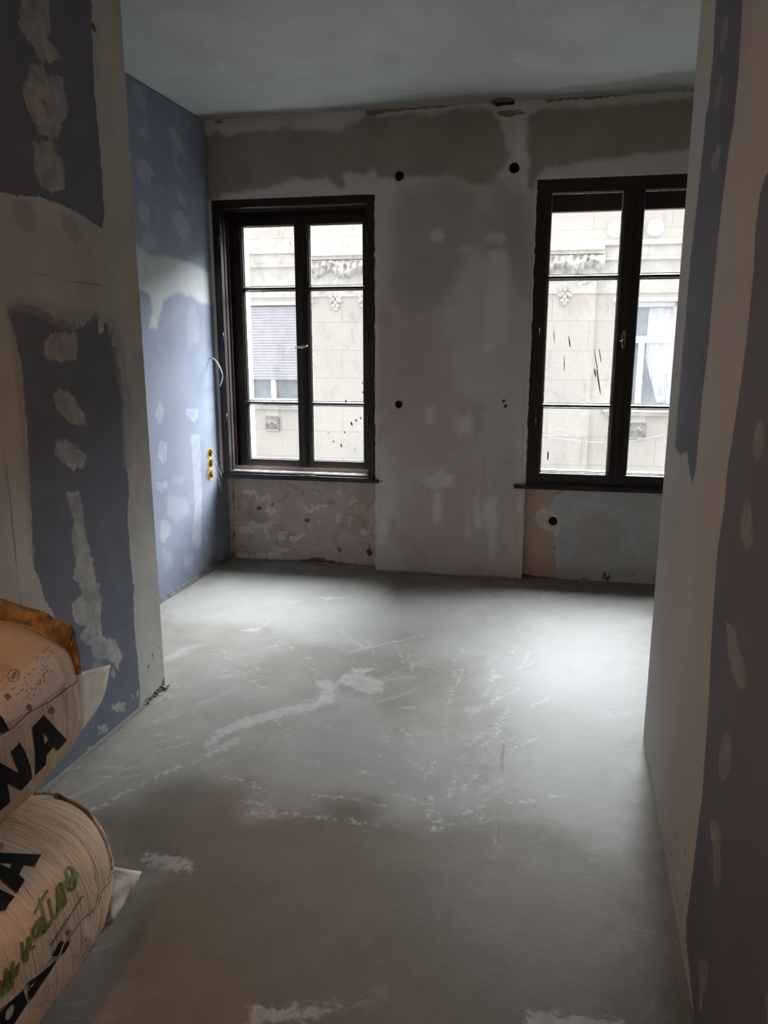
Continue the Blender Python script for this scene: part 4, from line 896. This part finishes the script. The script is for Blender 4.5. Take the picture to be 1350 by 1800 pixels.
#BAGS
# ------------------------------------------------------------------ insulation sacks stacked by the left wall
from mathutils.bvhtree import BVHTree
M_paper, _pn, _pb = newmat('crinkled_kraft_paper')
_pv = coords(_pn, (1, 1, 1)); _pc = mixc(_pn, ramp(_pn, noise(_pn, _pv, 7, 6, 0.65), .3, .7), (0.55, 0.385, 0.25), (0.65, 0.48, 0.335))
_pl = coords(_pn, (1.6, 13.0, 1.6)); _ps = noise(_pn, _pl, 2.6, 6, 0.68, 1.2)
_pc = mixc(_pn, math_(_pn, 'MULTIPLY', ramp(_pn, _ps, .55, .75), .30), _pc, (0.64, 0.53, 0.41))
_pn.links.new(_pc, _pb.inputs['Base Color']); _pb.inputs['Roughness'].default_value = .55; _pb.inputs['Specular IOR Level'].default_value = .35
bump(_pn, _pb, math_(_pn, 'ADD', _ps, math_(_pn, 'MULTIPLY', noise(_pn, _pv, 30, 4, .6), .4)), 0.008)
M_flap = simple('pale_paper_flap', (0.58, 0.50, 0.42), 0.6, 0.06, 6, 0.003, 14)
M_print = simple('black_print', (0.008, 0.0075, 0.0075), 0.75, 0.1, 20, stretch=(2, 20, 2), spec=.15)
M_fine = simple('faded_fine_print', (0.16, 0.10, 0.07), 0.7, 0.3, 30)
M_green = simple('green_print', (0.075, 0.14, 0.018), 0.5, 0.15, 20)
M_label = simple('pinkish_paper_label', (0.60, 0.46, 0.38), 0.6, 0.05, 8)
M_seamshade = simple('seam_shade_brown', (0.16, 0.09, 0.05), 0.8, 0.2, 30)  # dark brown painted in as the shade under the paper overlap
M_wool = simple('brown_mineral_wool', (0.235, 0.155, 0.075), 0.95, 0.3, 22, 0.012, 50)
M_woolpale = simple('torn_paper_lip', (0.52, 0.42, 0.30), 0.9, 0.2, 30, 0.006, 60)
def sack_mesh(pr, seed, above):
    cx_, cy_, cz, yaw, pitch, a, b, L = pr
    NT, NH = 190, 150; verts = []; faces = []
    for i in range(NT+1):
        T = -1+2*i/NT
        if i in (0, NT): T *= .9995
        k = (1-abs(T)**5)**(1/2.2)
        for j in range(NH):
            th = 2*math.pi*j/NH; c, s = math.cos(th), math.sin(th); e = .75
            rx = math.copysign(abs(c)**e, c)*k; rz = math.copysign(abs(s)**e, s)*k
            # pleats running around the sack near its end, gentle bulges elsewhere
            endw = max(0.0, (T-.25)/.75); endw = endw**1.2
            ph = T*34+2.2*wob(th*1.7+seed, 11)+1.2*wob(T*6, 40)
            d = -0.010*endw*(1-abs(math.sin(ph*.5)))**2.5*(0.15+0.85*max(0, .5+.8*wob(th*2.2+seed+T*3, 77)))+0.0012*endw*math.sin(ph*2.3+1)
            d += 0.004*wob(T*5+seed*3, 5)*wob(th*2.2+9, 60)+0.0015*wob(T*17+th*6, 120)
            if k < .25: d *= k/.25
            x = a*rx+d*c; z = b*rz+d*s; y = T*L/2
            y2 = y*math.cos(pitch)-z*math.sin(pitch); z2 = y*math.sin(pitch)+z*math.cos(pitch)
            verts.append([x, y2, z2])
    for i in range(NT):
        for j in range(NH):
            j2 = (j+1) % NH; faces.append((i*NH+j, (i+1)*NH+j, (i+1)*NH+j2, i*NH+j2))
    faces.append(tuple(range(NH))); faces.append(tuple(NT*NH+j for j in range(NH-1, -1, -1)))
    if above:   # the sack on top presses its own hollow into this one
        M = Matrix.Translation((cx_, cy_, cz)) @ Matrix.Rotation(yaw, 4, 'Z'); Q = above.Mi @ M; up = Vector((0, 0, 1))
        for v in verts:
            p = Q @ Vector((v[0], v[1], -0.2)); h = above.bvh.ray_cast(p, up)
            if h[0] is not None:
                zc = v[2]+( (h[0]-(Q @ Vector(v))).z ) - 0.0015
                if v[2] > zc: v[2] = zc
    return verts, faces
class Sack:
    def __init__(s, pr, label, seed, above):
        v, f = sack_mesh(pr, seed, above)
        zmin = min(p[2] for p in v)
        s.root = empty('insulation_sack', (pr[0], pr[1], pr[2]), pr[3]); s.pr = pr
        tag(s.root, label, 'sack', 'insulation sacks stacked against the left wall')
        me = bpy.data.meshes.new('paper_wrap'); me.from_pydata(v, [], f); me.update()
        s.body = link('paper_wrap', me, M_paper, s.root, True)
        s.M = Matrix.Translation((pr[0], pr[1], pr[2])) @ Matrix.Rotation(pr[3], 4, 'Z'); s.Mi = s.M.inverted()
        s.bvh = BVHTree.FromPolygons([Vector(p) for p in v], f)
        s.c = s.Mi @ Vector(CAM)
    def ray(s, x, y):
        return (s.Mi.to_3x3() @ Vector(ray(x, y))).normalized()
    def hit(s, x, y, off=0.0015):
        d = s.ray(x, y); h = s.bvh.ray_cast(s.c, d)
        if h[0] is None:
            n = s.bvh.find_nearest(s.c+d*1.9)
            return n[0]
        n = h[1] if h[1].dot(d) < 0 else -h[1]
        return h[0]+n*off
    def decal(s, name, polys, mat, off=0.0015, maxe=4.0, label=None):
        """polys: list of (outline, [holes]) in photo pixels, printed onto the paper"""
        bm = bmesh.new()
        for pol in polys:
            outer, hs = pol if isinstance(pol, tuple) else (pol, [])
            b = bmesh.new(); es = []
            for lp in [outer]+list(hs):
                vv = [b.verts.new((p[0], p[1], 0)) for p in lp]
                for i in range(len(vv)): es.append(b.edges.new((vv[i], vv[(i+1) % len(vv)])))
            bmesh.ops.triangle_fill(b, use_beauty=True, use_dissolve=False, edges=es)
            for _ in range(7):
                lg = [e for e in b.edges if e.calc_length() > maxe]
                if not lg: break
                bmesh.ops.subdivide_edges(b, edges=lg, cuts=1); bmesh.ops.triangulate(b, faces=b.faces[:])
            me = bpy.data.meshes.new('t'); b.to_mesh(me); b.free(); bm.from_mesh(me); bpy.data.meshes.remove(me)
        for v in bm.verts: v.co = s.hit(v.co.x, v.co.y, off)
        me = bpy.data.meshes.new(name); bm.to_mesh(me); bm.free()
        o = link(name, me, mat, s.root, True)
        if label: o['label'] = label
        return o
    def sheet(s, name, rows, mat, thick, label=None):
        """rows of local points -> bent sheet with thickness"""
        vs = [p for r in rows for p in r]; n = len(rows[0]); fs = []
        for i in range(len(rows)-1):
            for j in range(n-1): fs.append((i*n+j, i*n+j+1, (i+1)*n+j+1, (i+1)*n+j))
        me = bpy.data.meshes.new(name); me.from_pydata([tuple(p) for p in vs], [], fs); me.update()
        o = link(name, me, mat, s.root, True); m = o.modifiers.new('t', 'SOLIDIFY'); m.thickness = thick; m.offset = 0
        if label: o['label'] = label
        return o
    def at(s, x, y, X):
        """point on the photo ray in the sack's own plane local x = X"""
        d = s.ray(x, y); t = (X-s.c.x)/d.x; return s.c+d*t
    def lip(s, name, inner, outer, mat, thick, seed, label=None):
        """lumpy rim standing off the end of the sack"""
        n = 60; rd = random.Random(seed)
        I = spline([(p[0], p[1], 0) for p in inner], 12); O = spline([(p[0], p[1], 0) for p in outer], 12)
        bm = bmesh.new(); rings = []
        for i in range(n+1):
            a = I[int(i/n*(len(I)-1))]; b = O[int(i/n*(len(O)-1))]
            ji = rd.uniform(-.8, .8)
            pi = s.hit(a[0]-2, a[1]+2, -0.004); dist = (pi-s.c).length+0.012
            po = s.c+s.ray(b[0]+ji, b[1]+ji)*dist
            back = s.ray(b[0], b[1]); m_ = (pi+po)/2
            sec = [pi, pi*.5+po*.5-back*thick*.45*(1+rd.uniform(-.3, .3)), po-back*thick*.25, po+back*thick*.3, po*.6+pi*.4+back*thick*.9, pi+back*thick*.8]
            rings.append([bm.verts.new(p) for p in sec])
        for i in range(n):
            for k in range(6): bm.faces.new((rings[i][k], rings[i][(k+1) % 6], rings[i+1][(k+1) % 6], rings[i+1][k]))
        bm.faces.new(rings[0]); bm.faces.new(rings[-1][::-1]); bmesh.ops.recalc_face_normals(bm, faces=bm.faces)
        me = bpy.data.meshes.new(name); bm.to_mesh(me); bm.free(); o = link(name, me, mat, s.root, True)
        if label: o['label'] = label
        return o
def ribbon(pts, w, closed=False):
    P = [np.array(p, float) for p in pts]; L_, R_ = [], []
    for i in range(len(P)):
        d = P[min(i+1, len(P)-1)]-P[max(i-1, 0)]; d = d/(np.hypot(*d)+1e-9); n = np.array([-d[1], d[0]])*w/2
        L_.append(tuple(P[i]+n)); R_.append(tuple(P[i]-n))
    return [[L_[i], L_[i+1], R_[i+1], R_[i]] for i in range(len(P)-1)]
def strokes(paths, sc, ox, oy, w, n=6):
    out = []
    for p in paths:
        q = [v[:2] for v in spline([(x, y, 0) for x, y in zz(p, sc, ox, oy)], n)]
        out += ribbon(q, w)
        for e in (q[0], q[-1]): out.append(ell(e[0], e[1], w/2, w/2, 0, 8))
    return out
def ring(cx, cy, r, w): return [(ell(cx, cy, r, r*1.12, 30, 20), [ell(cx, cy, r-w, (r-w)*1.12, 30, 20)])]
def rmark(cx, cy, r, ang):
    c, s = math.cos(ang), math.sin(ang)
    def T(p): return (cx+(p[0]*c+p[1]*s)*r, cy+(-p[0]*s+p[1]*c)*r)
    out = ring(cx, cy, r, r*.2)
    for st in ([(-.3, .55), (-.3, -.5)], [(-.3, -.5), (.15, -.5), (.35, -.25), (.15, .02), (-.3, .02)], [(0, .02), (.4, .55)]): out += ribbon([T(p) for p in st], r*.2)
    return out
def textpolys(txt, p0, p1, hgt, bold=0.02):
    """text set along p0 -> p1 in photo pixels, as closed outlines"""
    cu = bpy.data.curves.new('t', 'FONT'); cu.body = txt; cu.offset = bold; cu.resolution_u = 2
    ob = bpy.data.objects.new('t', cu); COL.objects.link(ob)
    dg = bpy.context.evaluated_depsgraph_get(); me = bpy.data.meshes.new_from_object(ob.evaluated_get(dg))
    vs = np.array([v.co[:2] for v in me.vertices]); lo, hi = vs.min(0), vs.max(0)
    d = np.array(p1, float)-np.array(p0, float); ln = np.hypot(*d); d /= ln; up = np.array([d[1], -d[0]])
    def T(v): return tuple(np.array(p0)+d*(v[0]-lo[0])/(hi[0]-lo[0])*ln+up*(v[1]-lo[1])/(hi[1]-lo[1])*hgt)
    out = [[T(vs[i]) for i in f.vertices] for f in me.polygons]
    bpy.data.objects.remove(ob); bpy.data.curves.remove(cu); bpy.data.meshes.remove(me)
    return out
def dashes(p0, d, n, gap, length, w, seed, dens=.75):
    """n parallel lines of broken fine print"""
    rd = random.Random(seed); out = []; d = np.array(d, float); d /= np.hypot(*d); nn = np.array([-d[1], d[0]])
    for k in range(n):
        t = rd.uniform(0, 3)
        while t < length:
            l = rd.uniform(1.5, 5)
            if rd.random() < dens:
                a = np.array(p0)+nn*gap*k+d*t; out += ribbon([tuple(a), tuple(a+d*l)], w*rd.uniform(.7, 1.2))
            t += l+rd.uniform(.8, 1.8)
    return out
LOW = (-1.361, 1.1662, 0.2362, 0.058, -0.0273, 0.2989, 0.2324, 1.0478)
UPP = (-1.4596, 1.3255, 0.6891, 0.1678, -0.0609, 0.2961, 0.2245, 0.9636)
up_ = Sack(UPP, 'upper of two stacked tan paper insulation sacks, with torn brown wool edge and label', 2, None)
lo_ = Sack(LOW, 'lower of two stacked tan paper insulation sacks, with green handwriting-style print', 1, up_)
# upper sack
s2, o2 = 8.4375, (0, 1220); s1 = 6.4286
A1 = (zz([(637, 310), (985, 680), (850, 840), (795, 775), (678, 905), (672, 1040), (520, 1200), (530, 1000), (518, 800), (475, 492)], s2, *o2), [zz([(628, 550), (722, 668), (655, 750)], s2, *o2)])
N1 = zz([(158, 862), (283, 712), (350, 830), (410, 980), (455, 1130), (475, 1245), (300, 1432), (92, 1310), (125, 1450), (140, 1600), (0, 1725), (-90, 1790), (-110, 1500), (-150, 1250), (-260, 1060), (-120, 920), (0, 1022), (295, 1190), (240, 1050)], s2, *o2)
T1 = zz([(-200, 380), (0, 330), (20, 340), (135, 540), (60, 580), (0, 580), (-150, 640)], s2, *o2)
for L_ in (A1, N1, T1): up_.decal('printed_letter', [L_], M_print, .0018, label='large black printed letter')
up_.decal('registered_mark', rmark(*zz([(757, 243)], s2, *o2)[0], 5.6, math.radians(50)), M_print, .0018)
up_.decal('label_sticker', [[(-30, 1250), (0, 1220), (35, 1183), (70, 1149), (86, 1151), (101, 1166), (113, 1198), (104, 1210), (88, 1222), (70, 1238), (48, 1252), (15, 1268), (-25, 1290)]], M_label, .0012, label='pinkish paper label with faded print')
fp = [[(5, 1224), (12, 1219), (19, 1226), (12, 1233)], [(43, 1243), (50, 1237), (56, 1244), (48, 1250)], [(48, 1250), (52, 1246), (58, 1251), (55, 1255)]]
for (p, n_, ln, sd) in (((20, 1214), 5, 75, 3), ((40, 1224), 4, 60, 5), ((62, 1160), 3, 30, 8)): fp += dashes(p, (.72, -.69), n_, 6, ln, 1.6, sd, .40)
fp += ring(22.5, 1189, 10.5, 1.5) + ribbon([(19, 1194), (24, 1184)], 3.2) + ribbon([(22, 1194), (27, 1190), (25, 1187), (27, 1184), (24, 1182)], 2.2)
fp += dashes((-25, 1196), (.74, -.67), 5, 4.5, 45, 1.2, 12, .85)
up_.decal('fine_print', fp, M_fine, .0026, label='faded brown fine print and round mark')
sm = [(134, 1197), (127, 1205), (120, 1208), (109, 1216), (100, 1223), (87, 1233), (78, 1238), (66, 1244), (48, 1254), (30, 1271), (16, 1283), (0, 1292), (-30, 1306)]
up_.decal('seam_shade', ribbon([v[:2] for v in spline([(x, y, 0) for x, y in sm], 4)], 2.0), M_seamshade, .0030, label='dark strip painted as shade under the paper overlap')
up_.decal('seam_lip', ribbon([(x+1.6, y+1.8) for x, y, _ in spline([(x, y, 0) for x, y in sm], 4)], 2.0), M_flap, .0034)
up_.lip('torn_edge', [(-30, 1086), (0, 1088), (25, 1091), (50, 1097), (75, 1109), (95, 1121), (115, 1136), (128, 1150), (137, 1176), (139, 1186)], [(-30, 1046), (0, 1052), (20, 1057), (37, 1064), (60, 1070), (80, 1076), (95, 1086), (110, 1090), (125, 1097), (131, 1108), (136, 1130), (141, 1152), (143, 1184)], M_wool, .035, 4, 'torn brown edge with mineral wool showing')
def flap(S, base, tip, X, name, bend):
    rows = []; n = 10
    B = spline([(x, y, 0) for x, y in base], 6); T_ = spline([(x, y, 0) for x, y in tip], 6)
    for i in range(n+1):
        b = B[int(i/n*(len(B)-1))]; t = T_[int(i/n*(len(T_)-1))]; r = []
        for j in range(7):
            q = b*(1-j/6)+t*j/6; p = S.at(q[0], q[1], X-bend*math.sin(j/6*2.2)*.5+.004*math.sin(i*1.3+j)); r.append(p)
        rows.append(r)
    return S.sheet(name, rows, M_flap, .0016, 'pale folded paper ear at the sack end')
flap(up_, [(138, 1183), (138, 1200), (138, 1230), (136, 1262), (128, 1296)], [(194, 1168), (189, 1196), (181, 1228), (162, 1260), (138, 1292)], .185, 'end_flap', .02)
# lower sack
sA = 6.4286; oA = (0, 1380); oB = (0, 1590)
A2 = (zz([(-160, 690), (0, 770), (465, 790), (388, 922), (275, 908), (212, 1012), (280, 1080), (190, 1218), (0, 1062), (-160, 980)], sA, *oA), [zz([(-60, 880), (0, 885), (138, 885), (106, 948), (0, 900)], sA, *oA)])
L2 = [(-40, 1545), (0, 1564), (25, 1577), (15, 1590), (9, 1601), (0, 1602), (-40, 1612)]
A3 = (zz([(650, 605), (560, 760), (475, 880), (340, 1080), (315, 1000), (330, 960), (322, 885), (450, 780), (500, 740)], sA, *oB), [zz([(332, 925), (405, 845), (398, 872), (348, 940)], sA, *oB)])
A4 = zz([(565, 608), (680, 405), (735, 430), (785, 395), (775, 450), (720, 545), (655, 580)], sA, *oB)
B3 = (zz([(-200, 1390), (0, 1212), (160, 1040), (252, 955), (305, 1115), (150, 1350), (60, 1480), (-200, 1700)], sA, *oB), [zz(ell(108, 1215, 42, 98, 25, 14), sA, *oB)])
for L_ in (A2, L2, A3, A4, B3): lo_.decal('printed_letter', [L_], M_print, .0018, label='large black printed letter')
lo_.decal('registered_mark', rmark(*zz([(768, 318)], sA, *oB)[0], 5.0, math.radians(55)), M_print, .0018)
lo_.decal('registered_mark', rmark(*zz([(10, 690)], sA, *oA)[0], 5.0, math.radians(60)), M_print, .0018)
lo_.decal('web_address', textpolys('WWW.PETRALANA.PL', (89.5, 1663), (146.5, 1574), 3.4, .03), M_print, .0018)
scr = [[(345, 787), (300, 860), (252, 955)], [(285, 850), (310, 920), (335, 1030), (352, 1055), (378, 1000)], [(360, 850), (378, 940), (400, 985), (430, 930), (424, 800), (440, 850), (462, 900), (486, 860)],
    [(428, 775), (430, 745), (455, 735), (468, 800), (480, 850)], [(486, 720), (500, 690), (484, 645), (508, 614), (540, 640), (533, 720), (500, 690), (502, 760), (535, 772), (562, 720), (562, 655)],
    [(160, 1170), (187, 1310), (203, 1210), (212, 1130), (225, 1205), (250, 1195)], [(300, 985), (258, 1035), (240, 1100), (262, 1132), (290, 1080), (302, 1000), (302, 1075), (322, 1092), (345, 1040)],
    [(-60, 1480), (-30, 1560), (-10, 1450), (10, 1565), (30, 1490), (42, 1360), (55, 1470), (75, 1500), (90, 1310), (100, 1400), (118, 1410), (137, 1325)]]
lo_.decal('green_lettering', strokes(scr, 4.22, 0, 1380, 4.6), M_green, .0022, label='green script lettering')
fp = dashes((46, 1800), (.55, -.83), 6, 6.0, 110, 1.1, 31, .8) + dashes((126, 1686), (.55, -.83), 5, 6.0, 48, 1.3, 35, .75)
lo_.decal('fine_print', fp, M_fine, .0020, label='blocks of fine print along the lower side')
sm = zz([(828, 645), (800, 720), (775, 755), (745, 790), (735, 830), (722, 880), (690, 920), (650, 960), (610, 985), (560, 1050), (525, 1105), (470, 1180), (430, 1275), (370, 1290), (300, 1390), (200, 1460), (150, 1530), (0, 1660), (-60, 1700)], 4.22, 0, 1380)
lo_.decal('seam_shade', ribbon([v[:2] for v in spline([(x, y, 0) for x, y in sm], 3)], 1.7), M_seamshade, .0030, label='dark strip painted as shade under the paper overlap')
lo_.decal('seam_lip', ribbon([(x-1.5, y-1.6) for x, y, _ in spline([(x, y, 0) for x, y in sm], 3)], 1.8), M_flap, .0034)
lo_.lip('torn_edge', [(60, 1396), (90, 1396), (120, 1406), (148, 1424), (168, 1446), (185, 1480), (195, 1515), (197, 1530)], [(60, 1389), (75, 1389), (95, 1391), (120, 1402), (150, 1418), (172, 1443), (189, 1474), (199, 1510), (200, 1528)], M_woolpale, .015, 6, 'thin torn paper lip')
flap(lo_, [(192, 1523), (192, 1545), (190, 1570), (190, 1595), (188, 1622)], [(249, 1532), (240, 1553), (224, 1582), (207, 1606), (199, 1624)], .20, 'end_flap', -.015)
